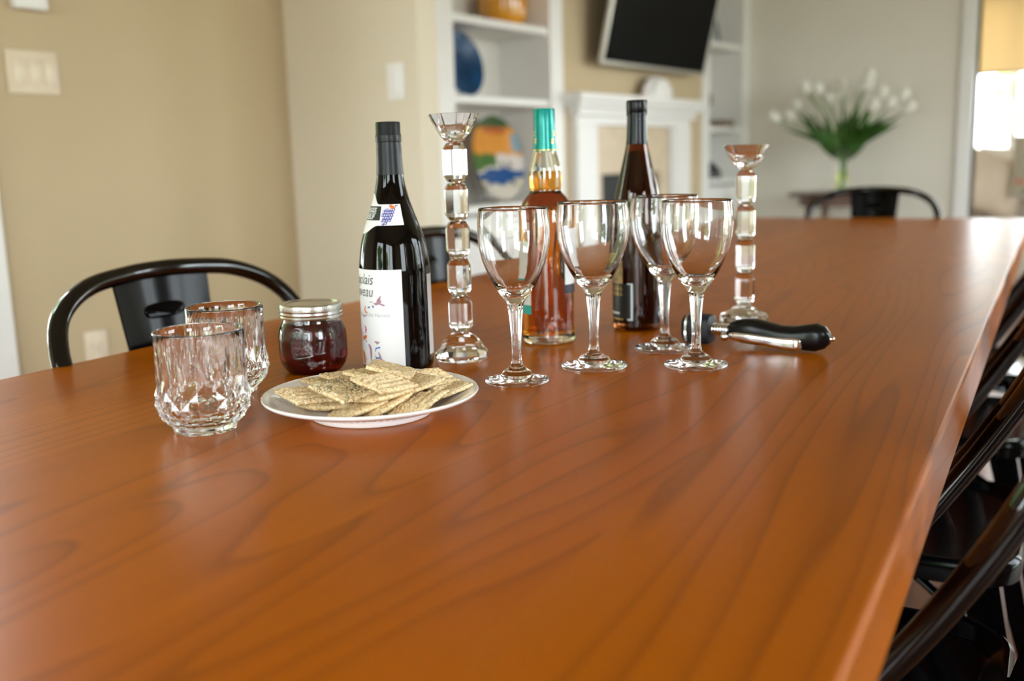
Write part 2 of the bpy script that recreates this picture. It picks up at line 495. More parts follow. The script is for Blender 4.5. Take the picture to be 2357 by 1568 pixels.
th = thing('thermostat', 'white wall thermostat box above the three-gang switch plate', 'thermostat', (XL, 1.445, 1.46))
obj('body', bevbox(0, .028, -.045, .045, -.06, .06, .005), white_m, th, 40)
obj('display', bevbox(.028, .030, -.03, .03, -.005, .035, .001), plain('grey_display', (.35, .38, .35), .2), th)

# ==================================================================== BOOKCASES
def bookcase(name, label, y0, y1, st, shelves, counter):
    t = thing(name, label, 'bookcase', (XF, y0, 0))
    W = y1 - y0; d0 = -.30
    obj('stile', bevbox(-.30, .012, 0, st, 0, CEIL - .01, .003), white_m, t)
    obj('stile', bevbox(-.30, .012, W - st, W, 0, CEIL - .01, .003), white_m, t)
    obj('back_panel', box(d0 - .015, d0, st, W - st, 0, CEIL - .01), niche_m, t)
    for z in shelves:
        obj('shelf', bevbox(d0, -.005, st, W - st, z - .034, z, .003), white_m, t)
    obj('counter', bevbox(d0, .03, st, W - st, counter - .035, counter, .003), white_m, t)
    for k in range(2):
        a = st + k * (W - 2 * st) / 2
        dr = obj('door', bevbox(-.015, .012, a + .004, a + (W - 2 * st) / 2 - .004, .12, counter - .05, .003), white_m, t)
        yk = a + (W - 2 * st) / 2 - .04 if k == 0 else a + .04
        obj('knob', tube([(.012, yk, counter - .14), (.03, yk, counter - .14)], .012, 12), chrome_m, dr)
    obj('plinth', box(-.28, .0, st, W - st, 0, .12), white_m, t)
    obj('head_rail', bevbox(-.03, .012, st, W - st, CEIL - .16, CEIL - .01, .003), white_m, t)
    return t
bookcase('built_in_bookcase', 'white built-in bookcase holding the painted plate and amber pot', 3.37, 4.36, .115, (1.625, 1.28, 2.02), .79)
bookcase('built_in_bookcase', 'white built-in bookcase between the television and the tulip wall', 6.0, 6.738, .10, (1.715, 1.175, 2.1), .835)

# amber pot
pot_m = plain('amber_glaze', (0.62, 0.27, 0.010), .15, var=.2, coat=.5, scale=12)
p = thing('amber_pot', 'amber yellow glazed ceramic pot on the upper bookcase shelf', 'pot', (-2.95, 4.08, 1.625))
pr = hermite([(0, .085), (.05, .115), (.12, .122), (.20, .105), (.245, .085)])
obj('body', lathe([(0, 0)] + pr + [(.08, .245)] + [(r - .008, z) for r, z in reversed(pr[2:])] + [(0, .012)], 40), pot_m, p, 50)
obj('neck_ring', lathe([(.084, .243), (.094, .247), (.094, .258), (.082, .262), (.078, .243)], 40), pot_m, p, 50)
# blue dish on stand
blue_m = plain('cobalt_glaze', (0.006, 0.045, 0.12), .3, var=.5, spec=.3, scale=14)
def standing_dish(name, label, loc, r, mat, tilt, parts=True):
    t = thing(name, label, 'plate', loc)
    M = Matrix.Translation((0, 0, r + .004)) @ Matrix.Rotation(R_(90 - tilt), 4, 'Y')
    prof = [(0, .0), (r * .55, .0), (r * .62, .008), (r, .026), (r + .003, .029), (r, .032), (r * .62, .014), (r * .55, .007), (0, .007)]
    v, f = lathe(prof, 56)
    o = obj('dish', ([M @ Vector(q) for q in v], f), mat, t, 40)
    wire = join(tube(spline([(-.11, -.05, 0), (-.02, -.05, .012), (.035, -.05, .004), (.05, -.05, .03)]), .003, 6),
                tube(spline([(-.11, .05, 0), (-.02, .05, .012), (.035, .05, .004), (.05, .05, .03)]), .003, 6),
                tube([(-.02, -.05, .012), (-.02, .05, .012)], .003, 6),
                tube([(-.02, -.05, .012), (-.075, -.03, r * .9)], .003, 6), tube([(-.02, .05, .012), (-.075, .03, r * .9)], .003, 6))
    obj('stand', wire, black_m, t)
    return o
standing_dish('blue_dish', 'round dark blue glazed dish standing on the middle bookcase shelf', (-2.97, 3.74, 1.28), .15, blue_m, 12)
# painted plate: flat decoration, generic waterside village
pm, pnt, pb = nodes_of('painted_village_glaze')
tc = add(pnt, 'ShaderNodeTexCoord'); sp = add(pnt, 'ShaderNodeSeparateXYZ'); lk(pnt, tc.outputs['Object'], sp.inputs[0])
Yc, Zc = sp.outputs[1], sp.outputs[2]
wob = noise(pnt, tc.outputs['Object'], 9, 3); wv = math_(pnt, 'MULTIPLY_ADD', wob.outputs[0], .09, -.045)
zc = math_(pnt, 'ADD', Zc, wv); yc = math_(pnt, 'ADD', Yc, math_(pnt, 'MULTIPLY', wv, .8))
def band(v, a, b):
    return math_(pnt, 'MULTIPLY', math_(pnt, 'GREATER_THAN', v, a), math_(pnt, 'LESS_THAN', v, b))
col = mixc(pnt, 0.0, (.55, .50, .42), (.55, .50, .42))
def paint(fac, c):
    global col
    col = mixc(pnt, fac, col, c)
paint(math_(pnt, 'GREATER_THAN', zc, .205), (.60, .24, .02))          # ochre houses
paint(math_(pnt, 'GREATER_THAN', zc, .365), (.035, .075, .015))       # dark green hill
paint(math_(pnt, 'MULTIPLY', band(zc, .33, .368), band(yc, -.09, .10)), (.42, .10, .015))   # roofs
paint(math_(pnt, 'MULTIPLY', band(zc, .24, .33), band(yc, .125, .3)), (.18, .28, .33))
paint(math_(pnt, 'MULTIPLY', band(zc, .165, .235), band(yc, -.3, .0)), (.05, .13, .02))      # green bank
paint(math_(pnt, 'MULTIPLY', band(zc, .145, .225), band(yc, .0, .2)), (.58, .52, .47))       # white house
for yy in (.035, .095):
    paint(math_(pnt, 'MULTIPLY', band(Zc, .165, .195), band(Yc, yy, yy + .018)), (.03, .03, .04))
paint(band(zc, .085, .150), (.012, .07, .22))                          # blue water
paint(math_(pnt, 'MULTIPLY', band(zc, .075, .12), math_(pnt, 'GREATER_THAN', wob.outputs[0], .58)), (.50, .44, .32))
lk(pnt, col, pb.inputs['Base Color']); pb.inputs['Roughness'].default_value = .4; pb.inputs['Specular IOR Level'].default_value = .25
standing_dish('painted_plate', 'large plate painted with ochre houses above blue water in the bookcase', (-2.975, 4.01, .79), .205, pm, 10)

# right bookcase things
f_ = thing('photo_frame', 'small dark photo frame on the upper shelf beside the television', 'photo frame', (-2.93, 6.44, 1.715))
obj('frame', ([Matrix.Rotation(R_(-10), 3, 'Y') @ Vector(v) for v in join(box(-.01, .01, -.12, .12, 0, .022), box(-.01, .01, -.12, .12, .158, .18), box(-.01, .01, -.12, -.098, .022, .158), box(-.01, .01, .098, .12, .022, .158))[0]],
              join(*[box(0, 1, 0, 1, 0, 1)] * 4)[1]), blackpl_m, f_)
obj('picture', ([Matrix.Rotation(R_(-10), 3, 'Y') @ Vector(v) for v in box(-.006, .004, -.098, .098, .022, .158)[0]], box(0, 1, 0, 1, 0, 1)[1]),
    plain('photo_print', (.30, .33, .36), .3, var=.7, scale=18), f_)
fin = thing('turned_finial', 'dark turned wooden finial ornament on the right bookcase shelf', 'ornament', (-2.88, 6.25, 1.175))
obj('base', lathe([(0, 0), (.035, 0), (.035, .012), (.012, .022)], 24), walnut_m, fin, 40)
obj('stem', lathe([(.012, .022), (.008, .06), (.014, .09), (.008, .12)], 24), walnut_m, fin, 40)
obj('head', lathe([(.008, .12)] + [(.008 + .030 * math.sin(PI * k / 10), .12 + .055 * (1 - math.cos(PI * k / 10))) for k in range(1, 10)] + [(0, .232)], 24), walnut_m, fin, 60)
bk = thing('keepsake_box', 'flat brown keepsake box lying on the right bookcase shelf', 'box', (-2.9, 6.47, 1.175))
brown_m = plain('brown_leather', (.20, .14, .09), .5, var=.2)
obj('body', bevbox(-.08, .08, -.10, .10, 0, .03, .003), brown_m, bk); obj('lid', bevbox(-.082, .082, -.102, .102, .031, .045, .003), brown_m, bk)
bw = thing('dark_bowl', 'small dark upturned bowl on the right bookcase counter', 'bowl', (-2.86, 6.27, .835))
obj('body', lathe([(0, 0), (.075, 0), (.078, .01), (.07, .05), (.045, .085), (.015, .10), (0, .10)], 32), plain('dark_glaze', (.03, .035, .035), .3, var=.3), bw, 40)
obj('foot_ring', lathe([(.03, .094), (.03, .108), (.022, .108), (.022, .098)], 32), plain('dark_glaze_foot', (.04, .045, .045), .3), bw, 40)

# ==================================================================== FIREPLACE
mt_ = thing('fireplace_mantel', 'white wooden fireplace mantel with a moulded shelf and pilasters', 'mantel', (XF, 5.08, 0))
obj('shelf', bevbox(0, .13, -.745, .745, 1.275, 1.317, .006), white_m, mt_)
obj('cornice', join(bevbox(0, .105, -.715, .715, 1.245, 1.2749, .006), bevbox(0, .08, -.685, .685, 1.205, 1.2449, .008)), white_m, mt_)
obj('frieze', bevbox(0, .05, -.66, .66, 1.06 + .10, 1.2049, .003), white_m, mt_)
for s in (-1, 1):
    obj('pilaster', bevbox(0, .055, s * .56 - .10, s * .56 + .10, .0, 1.1599, .004), white_m, mt_)
    obj('inner_moulding', bevbox(0, .035, s * .45 - .012, s * .45 + .012, .0, 1.1599, .003), white_m, mt_)
stone_m = plain('tan_stone_surround', (.60, .49, .34), .35, var=.12, scale=9)
sr = thing('hearth_surround', 'tan stone slab surround framing the black firebox', 'surround', (XF, 5.06, 0))
obj('side_slab', bevbox(.001, .018, -.438, -.34, 0, .90, .001), stone_m, sr); obj('side_slab', bevbox(.001, .018, .33, .438, 0, .90, .001), stone_m, sr)
obj('lintel_slab', bevbox(.001, .018, -.438, .438, .9005, 1.159, .001), stone_m, sr)
fb = thing('firebox', 'black metal firebox inside the fireplace', 'fireplace', (XF, 5.04, 0))
soot = plain('firebox_black', (.012, .012, .013), .6, var=.2)
obj('back', box(-.29, -.28, -.335, .335, .0, .895), soot, fb)
obj('lining', join(box(-.28, -.005, -.335, -.325, 0, .895), box(-.28, -.005, .325, .335, 0, .895), box(-.28, -.005, -.325, .325, .885, .895)), soot, fb)
obj('mesh_screen', box(-.03, -.024, -.325, .325, .02, .885), plain('dark_screen', (.02, .024, .024), .45, .4), fb)
# white dome ornament on mantel
dm = thing('dome_ornament', 'smooth white dome-shaped ornament on the mantel shelf under the television', 'ornament', (XF + .072, 5.24, 1.317))
dv = []
dome = [(.15 * math.cos(PI / 2 * k / 9), .125 * math.sin(PI / 2 * k / 9)) for k in range(10)]
v, f = lathe([(0, 0), (.15, 0)] + dome[1:9] + [(0, .125)], 40)
obj('body', ([(a * .36, b, c) for a, b, c in v], f), porcelain_m, dm, 60)
v, f = lathe([(0, 0), (.12, 0)] + [(.12 * math.cos(PI / 2 * k / 9), .100 * math.sin(PI / 2 * k / 9)) for k in range(1, 9)] + [(0, .1)], 40)
obj('face_panel', ([(a * .10 + .046, b, c + .006) for a, b, c in v], f), white_m, dm, 60)

# ==================================================================== TELEVISION
tv = thing('television', 'large flat black television tilted downward on the chimney breast', 'television', (XF + .11, 5.18, 1.472))
TM = Matrix.Rotation(R_(13), 3, 'Y')
def tvp(vf): return [TM @ Vector(v) for v in vf[0]], vf[1]
W2, Hh = .61, .70
obj('case', tvp(bevbox(-.035, .0, -W2, W2, 0, Hh, .004)), blackpl_m, tv)
scr = plain('tv_screen', (.002, .002, .002), .5, var=.1, spec=.06)
obj('screen', tvp(box(.0, .0015, -W2 + .014, W2 - .014, .016, Hh - .014)), scr, tv)
silver_m = plain('silver_bezel', (.62, .60, .56), .3, .8, var=.03)
obj('bezel', tvp(join(bevbox(-.02, .004, -W2 - .006, W2 + .006, -.006, .014, .002), bevbox(-.02, .004, -W2 - .006, W2 + .006, Hh - .012, Hh + .006, .002),
                      bevbox(-.02, .004, -W2 - .006, -W2 + .012, .014, Hh - .012, .002), bevbox(-.02, .004, W2 - .012, W2 + .006, .014, Hh - .012, .002))), silver_m, tv)
obj('wall_mount', join(box(-.11, -.02, -.15, .15, .18, .46)), blackpl_m, tv)

# ==================================================================== CONSOLE AND TULIPS
ct = thing('console_table', 'round dark wood side table below the tulips against the wall', 'table', (-1.99, 6.33, 0))
obj('top', lathe([(0, .715), (.32, .715), (.335, .722), (.335, .734), (.325, .74), (0, .74)], 56), walnut_m, ct, 40)
for k in range(4):
    a = PI / 4 + k * PI / 2
    obj('leg', tube([(.22 * math.cos(a), .22 * math.sin(a), .715), (.27 * math.cos(a), .27 * math.sin(a), .0)], lambda s: .022 - .008 * s, 10), walnut_m, ct, 60)
obj('apron', lathe([(.255, .66), (.265, .66), (.265, .7149), (.255, .7149), (.255, .66)], 48), walnut_m, ct, 40)
VX, VY, VZ = -1.99, 6.33, .74
vs_t = thing('flower_vase', 'tapered clear glass vase holding white tulips on the side table', 'vase', (VX, VY, VZ))
po = [(.040, 0), (.042, .004), (.038, .05), (.040, .12), (.050, .20), (.062, .255)]
obj('body', lathe([(0, 0)] + po + [(.0605, .2565), (.059, .255)] + [(r - .003, z) for r, z in reversed(po[1:-1])][:-1] + [(.036, .010), (0, .010)], 40), glass_m, vs_t, 40)
obj('water', lathe([(0, .0105), (.0355, .0105), (.035, .05), (.0365, .12), (.038, .13), (0, .13)], 40), glass('vase_water', (.80, .86, .30), .05, 1.33), vs_t, 40)
petal_m = plain('tulip_petal', (.80, .79, .70), .5, var=.06, scale=20)
stem_m = plain('tulip_stem', (.10, .22, .035), .5, var=.3)
leafg_m = plain('tulip_leaf', (.028, .085, .008), .5, var=.4, scale=10, spec=.25)
rnd = random.Random(4)
# bloom tip positions across the bouquet: (dx, dz)
tips = [(-.40, .50), (-.345, .505), (-.315, .575), (-.27, .66), (-.205, .665), (-.15, .655), (-.105, .60), (-.06, .63), (-.01, .665), (.03, .62),
        (.055, .59), (.10, .72), (.15, .66), (.20, .61), (.235, .55), (.30, .60), (.335, .525), (.16, .54)]
def petal_mesh():
    V, F = [], []; n, mrow = 6, 7
    parts = []
    for k in range(6):
        a0 = k * PI / 3; rr = .020 if k % 2 == 0 else .0175
        V, F = [], []
        for i in range(mrow + 1):
            s = i / mrow; r = rr * math.sin(PI * (.12 + .62 * s)) * 1.05; z = .055 * s
            wd = .95 * math.sin(PI * (.10 + .88 * s))**.7
            for j in range(n + 1):
                a = a0 + wd * (j / n - .5) * 1.25
                V.append((r * math.cos(a), r * math.sin(a), z))
        for i in range(mrow):
            for j in range(n):
                q = i * (n + 1) + j; F.append((q, q + 1, q + n + 2, q + n + 1))
        parts.append((V, F))
    return join(*parts)
bloom = mesh('bloom', *petal_mesh(), petal_m, 180)
def leaf_blade(path, w):
    V, F = [], []; P = [Vector(p) for p in path]; n = len(P)
    for i, p in enumerate(P):
        dirv = (P[min(i + 1, n - 1)] - P[max(i - 1, 0)]).normalized(); side = dirv.cross(Vector((0, -1, .25))); side.normalize()
        ww = w * math.sin(PI * (.08 + .90 * i / (n - 1)))
        nrm = side.cross(dirv)
        V += [p - side * ww, p + nrm * ww * .35, p + side * ww]
    for i in range(n - 1):
        for j in range(2): F.append((i * 3 + j, i * 3 + j + 1, i * 3 + j + 4, i * 3 + j + 3))
    return V, F
for dx, dz in tips:
    dy = rnd.uniform(-.16, .16) * (1 - abs(dx))
    t = thing('white_tulip', 'white tulip with green stem and leaves in the glass vase', 'flower', (VX, VY, VZ), 0, 'white tulips in the glass vase')
    bx0 = rnd.uniform(-.015, .015); nx = max(-.038, min(.038, dx * .16)); top = Vector((dx, dy, dz - .055))
    path = spline([(bx0 - nx * .3, rnd.uniform(-.015, .015), .012), (nx, dy * .1, .245), (dx * .45, dy * .45, .245 + (dz - .30) * .55), tuple(top)], 6)
    obj('stem', tube(path, .0042, 7), stem_m, t, 60)
    b = link('bloom', bloom, t); dirv = (path[-1] - path[-3]).normalized()
    b.matrix_local = Matrix.Translation(top) @ (Vector((0, 0, 1)).rotation_difference((dirv + Vector((0, 0, .6))).normalized())).to_matrix().to_4x4()
    b.scale = (1.6, 1.6, 1.6)
    for q in range(3):
        e = Vector((dx * rnd.uniform(.5, .95) + rnd.uniform(-.06, .06), dy + rnd.uniform(-.08, .08), rnd.uniform(.36, .52)))
        obj('leaf', leaf_blade(spline([(nx, dy * .1, .20), (dx * .3 + nx * .3, dy * .3, .31), tuple(e)], 5), rnd.uniform(.016, .026)), leafg_m, t, 60)

# ==================================================================== SUNROOM
shade_m, snt, sb = nodes_of('translucent_blind')
sb.inputs['Base Color'].default_value = (.85, .72, .48, 1); sb.inputs['Roughness'].default_value = .8
tl = add(snt, 'ShaderNodeBsdfTranslucent'); tl.inputs[0].default_value = (.85, .70, .42, 1)
mx = add(snt, 'ShaderNodeMixShader'); mx.inputs[0].default_value = .22
wv_ = noise(snt, coords(snt, (60, 60, 400)), 1, 2); bump(snt, sb, wv_.outputs[0], .1)
lk(snt, sb.outputs[0], mx.inputs[1]); lk(snt, tl.outputs[0], mx.inputs[2]); lk(snt, mx.outputs[0], snt.nodes['Material Output'].inputs[0])
for lab, xa, xb in (('yellow fabric roller blind half lowered over the sunroom window above the sofa', -2.72, -.33), ('yellow fabric roller blind over the second sunroom window', -.12, 2.02)):
    bl = thing('roller_blind', lab, 'blind', ((xa + xb) / 2, 9.17, 1.60))
    hw = (xb - xa) / 2
    obj('fabric', box(-hw, hw, -.001, .001, .0, .68), shade_m, bl)
    obj('hem_bar', bevbox(-hw, hw, -.008, .008, -.022, .0, .003), plain('blind_hem', (.55, .42, .25), .6), bl)
    obj('roller', tube([(-hw, 0, .70), (hw, 0, .70)], .025, 16), white_m, bl, 60)

sofa_m = plain('sofa_linen', (.62, .55, .47), .85, var=.05, bumps=.3, bscale=500)
cush_m = plain('cream_cushion', (.62, .52, .42), .85, var=.06, bumps=.3, bscale=400)
pat_m, ptn, ptb = nodes_of('patterned_cushion_fabric')
vv = add(ptn, 'ShaderNodeTexVoronoi'); vv.inputs['Scale'].default_value = 13; lk(ptn, coords(ptn), vv.inputs['Vector'])
lk(ptn, mixc(ptn, ramp(ptn, vv.outputs['Distance'], [(.18, 1.0), (.30, 0.0)]), (.42, .38, .31), mixc(ptn, ramp(ptn, vv.outputs['Color'], [(.45, 0.0), (.5, 1.0)]), (.55, .16, .10), (.16, .22, .20))), ptb.inputs['Base Color'])
ptb.inputs['Roughness'].default_value = .9
def cushion(w, d, h, e=2.6, n=20):
    """pillow: superellipse outline, thick middle, thin edge"""
    V, F = [], []
    for s in (1, -1):
        for i in range(n + 1):
            for j in range(n + 1):
                u = 2 * i / n - 1; q = 2 * j / n - 1
                f = max(0.0, (1 - abs(u)**e) * (1 - abs(q)**e))**.5
                V.append((u * w * (1 - .08 * (1 - q * q)), s * d * f, q * h * (1 - .08 * (1 - u * u))))
    m_ = (n + 1)**2
    for i in range(n):
        for j in range(n):
            a = i * (n + 1) + j
            F.append((a, a + 1, a + n + 2, a + n + 1)); F.append((m_ + a, m_ + a + n + 1, m_ + a + n + 2, m_ + a + 1))
    return V, F
sf = thing('sunroom_sofa', 'beige linen sofa below the sunroom window seen through the doorway', 'sofa', (-.72, 8.2, 0))
obj('base', bevbox(-.95, .95, -.42, .42, .08, .30, .03, 3), sofa_m, sf, 40)
obj('backrest', bevbox(-.95, .95, .22, .44, .30, .84, .06, 4), sofa_m, sf, 40)
for s in (-1, 1): obj('arm', bevbox(s * .95 - .10, s * .95 + .10, -.44, .44, .08, .62, .07, 4), sofa_m, sf, 40)
for k in (-1, 0, 1): obj('seat_cushion', bevbox(k * .56 - .275, k * .56 + .275, -.44, .21, .302, .46, .05, 3), cush_m, sf, 40)
for a_, b_ in ((-.9, -.36), (.9, -.36), (-.9, .36), (.9, .36)): obj('leg', tube([(a_, b_, .08), (a_, b_, 0)], .025, 10), walnut_m, sf, 60)
c1 = obj('cream_cushion', cushion(.235, .085, .235), cush_m, None, 180, (-1.46, 8.10, .735)); tag(c1, 'plain cream cushion propped at the end of the sunroom sofa', 'cushion')
c1.rotation_euler = (R_(-14), R_(16), R_(12))
c2 = obj('white_cushion', cushion(.23, .08, .21), white_m, None, 180, (-1.37, 8.33, .80)); tag(c2, 'white cushion behind the plain cream cushion on the sofa', 'cushion')
c2.rotation_euler = (R_(-14), R_(0), 0)
c3 = obj('patterned_cushion', cushion(.235, .085, .235), pat_m, None, 180, (-1.10, 8.04, .865)); tag(c3, 'patterned cushion with red and grey motifs on the sunroom sofa', 'cushion')
c3.rotation_euler = (R_(-16), R_(-4), R_(-8))

# ==================================================================== DINING TABLE
TX0, TX1, TY0, TY1 = -1.085, -.073, .08, 3.80
tbl = thing('dining_table', 'long cherry wood dining table with a glossy plank top', 'table', T((TX0 + TX1) / 2, (TY0 + TY1) / 2, -TZ), A)
hw, hl, th_ = (TX1 - TX0) / 2, (TY1 - TY0) / 2, .06
cuts = [-hw, -.345, -.165, .01, .17, .335, hw]
for i in range(6):
    a, b = cuts[i], cuts[i + 1]
    c = .004
    if i == 0: poly = [(a, -th_), (b, -th_), (b, 0), (a + c, 0), (a, -c)]
    elif i == 5: poly = [(a, -th_), (b, -th_), (b, -c), (b - c * .4, -c * .2), (b - c, 0), (a, 0)]
    else: poly = [(a, -th_), (b, -th_), (b, 0), (a, 0)]
    mid = (a + b) / 2
    bo = obj('board', prism([(p - mid, q) for p, q in poly], -hl, hl, 'y'), table_m, tbl)
    bo.location = (mid, 0, TZ)
for sx in (-1, 1):
    for sy in (-1, 1):
        obj('leg', bevbox(sx * (hw - .14) - .045, sx * (hw - .14) + .045, sy * (hl - .12) - .045, sy * (hl - .12) + .045, 0, TZ - th_ - .001, .006), table_m, tbl)
obj('apron', join(box(-hw + .16, -hw + .185, -hl + .17, hl - .17, TZ - th_ - .07, TZ - th_ - .001), box(hw - .185, hw - .16, -hl + .17, hl - .17, TZ - th_ - .07, TZ - th_ - .001)), table_m, tbl)

# ==================================================================== METAL CAFE CHAIRS
def make_chair():
    t = thing('metal_cafe_chair', '', 'chair')
    # seat pan: rounded square with a rolled rim
    def rsq(hwid, rad, n=6):
        P = []
        for cx, cy, a0 in ((1, 1, 0), (-1, 1, 90), (-1, -1, 180), (1, -1, 270)):
            for k in range(n + 1):
                a = R_(a0 + 90 * k / n); P.append((cx * (hwid - rad) + rad * math.cos(a), cy * (hwid - rad) + rad * math.sin(a)))
        return P
    rings = [(.155, .05, .4395), (.165, .055, .441), (.176, .06, .450), (.184, .062, .452), (.189, .065, .447), (.190, .066, .436), (.188, .066, .418), (.186, .064, .418), (.183, .062, .440), (.150, .05, .435)]
    V, F = [], []; nn = 28
    for hwid, rad, z in rings: V += [(x_, y_, z) for x_, y_ in rsq(hwid, rad)]
    for i in range(len(rings) - 1):
        for k in range(nn): F.append((i * nn + k, (i + 1) * nn + k, (i + 1) * nn + (k + 1) % nn, i * nn + (k + 1) % nn))
    F.append(tuple(range(nn))); F.append(tuple(reversed(range((len(rings) - 1) * nn, len(rings) * nn))))
    obj('seat', (V, F), black_m, t, 50)
    half = [(.188, .09, .432), (.205, .02, .462), (.222, -.06, .525), (.232, -.118, .605), (.234, -.170, .690), (.226, -.207, .760), (.196, -.236, .806), (.135, -.258, .834), (.06, -.270, .843), (0, -.273, .845)]
    full = half + [(-x_, y_, z) for x_, y_, z in reversed(half[:-1])]
    obj('back_frame', tube(spline(full, 6), .0125, 16), tube_m, t, 60)
    # splat
    V, F = [], []; nr, nc = 12, 6
    for side in (0, 1):
        for i in range(nr + 1):
            s = i / nr; z = .44 + (.836 - .44) * s; y = -.186 - .080 * s - .008 * math.sin(PI * s); w = .062 + .026 * s**1.2
            for j in range(nc + 1):
                u = 2 * j / nc - 1
                V.append((u * w, y - .010 * (1 - u * u) + (.0025 if side else -.0025), z))
    mrow = nc + 1; M2 = (nr + 1) * mrow
    for i in range(nr):
        for j in range(nc):
            a = i * mrow + j
            F.append((a, a + 1, a + mrow + 1, a + mrow)); F.append((M2 + a, M2 + a + mrow, M2 + a + mrow + 1, M2 + a + 1))
        F.append((i * mrow, i * mrow + mrow, M2 + i * mrow + mrow, M2 + i * mrow)); e = i * mrow + nc
        F.append((e, M2 + e, M2 + e + mrow, e + mrow))
    F.append(tuple(range(0, nc + 1)) + tuple(M2 + k for k in reversed(range(nc + 1))))
    F.append(tuple(nr * mrow + k for k in reversed(range(nc + 1))) + tuple(M2 + nr * mrow + k for k in range(nc + 1)))
    sp_ = obj('splat', (V, F), black_m, t, 40)
    # pressed oval handhold and raised panel on the splat
    def oval(w, h, z0, yo, tilt=-.12):
        P = []
        for k in range(28):
            a = 2 * PI * k / 28; ca, sa = math.cos(a), math.sin(a)
            P.append((math.copysign(abs(ca)**.6, ca) * w, math.copysign(abs(sa)**.6, sa) * h))
        V = [(x_, yo + tilt * z, z0 + z) for x_, z in P]
        V2 = [(x_ * .86, yo - .005 + tilt * z, z0 + z * .72) for x_, z in P]; V3 = [(x_ * .86, yo + .005 + tilt * z, z0 + z * .72) for x_, z in P]
        n = 28; F = [(k, (k + 1) % n, n + (k + 1) % n, n + k) for k in range(n)] + [tuple(range(n, 2 * n))]
        F += [((k + 1) % n, k, 2 * n + k, 2 * n + (k + 1) % n) for k in range(n)] + [tuple(reversed(range(2 * n, 3 * n)))]
        return V + V2 + V3, F
    obj('handhold_rim', oval(.043, .013, .786, -.268, -.20), black_m, sp_, 60)
    obj('pressed_panel', oval(.045, .085, .640, -.2445, -.20), black_m, sp_, 60)
    # tapered folded legs
    for sx in (-1, 1):
        for sy in (-1, 1):
            top = Vector((sx * .165, sy * .160, .432)); bot = Vector((sx * .222, sy * (.215 if sy > 0 else .245), .012))
            V = []; F = []
            for i in range(7):
                s = i / 6; c_ = top.lerp(bot, s); w = .050 - .030 * s; tk = .012
                V += [(c_.x, c_.y - sy * w, c_.z), (c_.x, c_.y, c_.z), (c_.x - sx * w, c_.y, c_.z), (c_.x - sx * w, c_.y - sy * .006, c_.z), (c_.x - sx * .006, c_.y - sy * .006, c_.z), (c_.x - sx * .006, c_.y - sy * w, c_.z)]
            for i in range(6):
                for k in range(6):
                    q = (i * 6 + k, i * 6 + (k + 1) % 6, (i + 1) * 6 + (k + 1) % 6, (i + 1) * 6 + k)
                    F.append(q if sx * sy > 0 else tuple(reversed(q)))
            F.append(tuple(range(6))); F.append(tuple(range(36, 42)))
            lg = obj('leg', (V, F), black_m, t)
            obj('foot_cap', tube([(bot.x - sx * .008, bot.y - sy * .008, .014), (bot.x - sx * .008, bot.y - sy * .008, 0)], .014, 12), rubber_m, lg, 60)
    for sx in (-1, 1):
        obj('brace', tube(spline([(sx * .180, .172, .32), (0, 0, .372), (-sx * .180, -.180, .32)], 6), .007, 8), black_m, t, 60)
    return t
ch0 = make_chair()
chairs = [(-.885, 1.035, -90, 'black metal chair at the table side by the three-gang switch wall'),
          (-.885, 1.74, -90, 'black metal chair partly hidden behind the red wine bottle and tall candle holder'),
          (-.60, 3.695, 180, 'black metal chair at the head of the table before the tulips'),
          (-.198, 1.01, 90, 'black metal chair on the window side, closest to the crackers'),
          (-.198, 1.555, 90, 'black metal chair on the window side, second from the crackers'),
          (-.198, 2.18, 90, 'black metal chair on the window side, third from the crackers'),
          (-.198, 2.80, 90, 'black metal chair on the window side, beside the chair at the head')]
for i, (x_, y_, rz, lab) in enumerate(chairs):
    c_ = ch0 if i == 0 else copy_tree(ch0)
    p = T(x_, y_); c_.location = (p.x, p.y, 0); c_.rotation_euler = (0, 0, A + R_(rz)); c_['label'] = lab

# ==================================================================== TABLEWARE
def place(name, label, cat, x_, y_, group=None, rz=0.0):
    return thing(name, label, cat, T(x_, y_, .0003), A + rz, group)
def facing(x_, y_): return math.atan2(-y_, -x_)

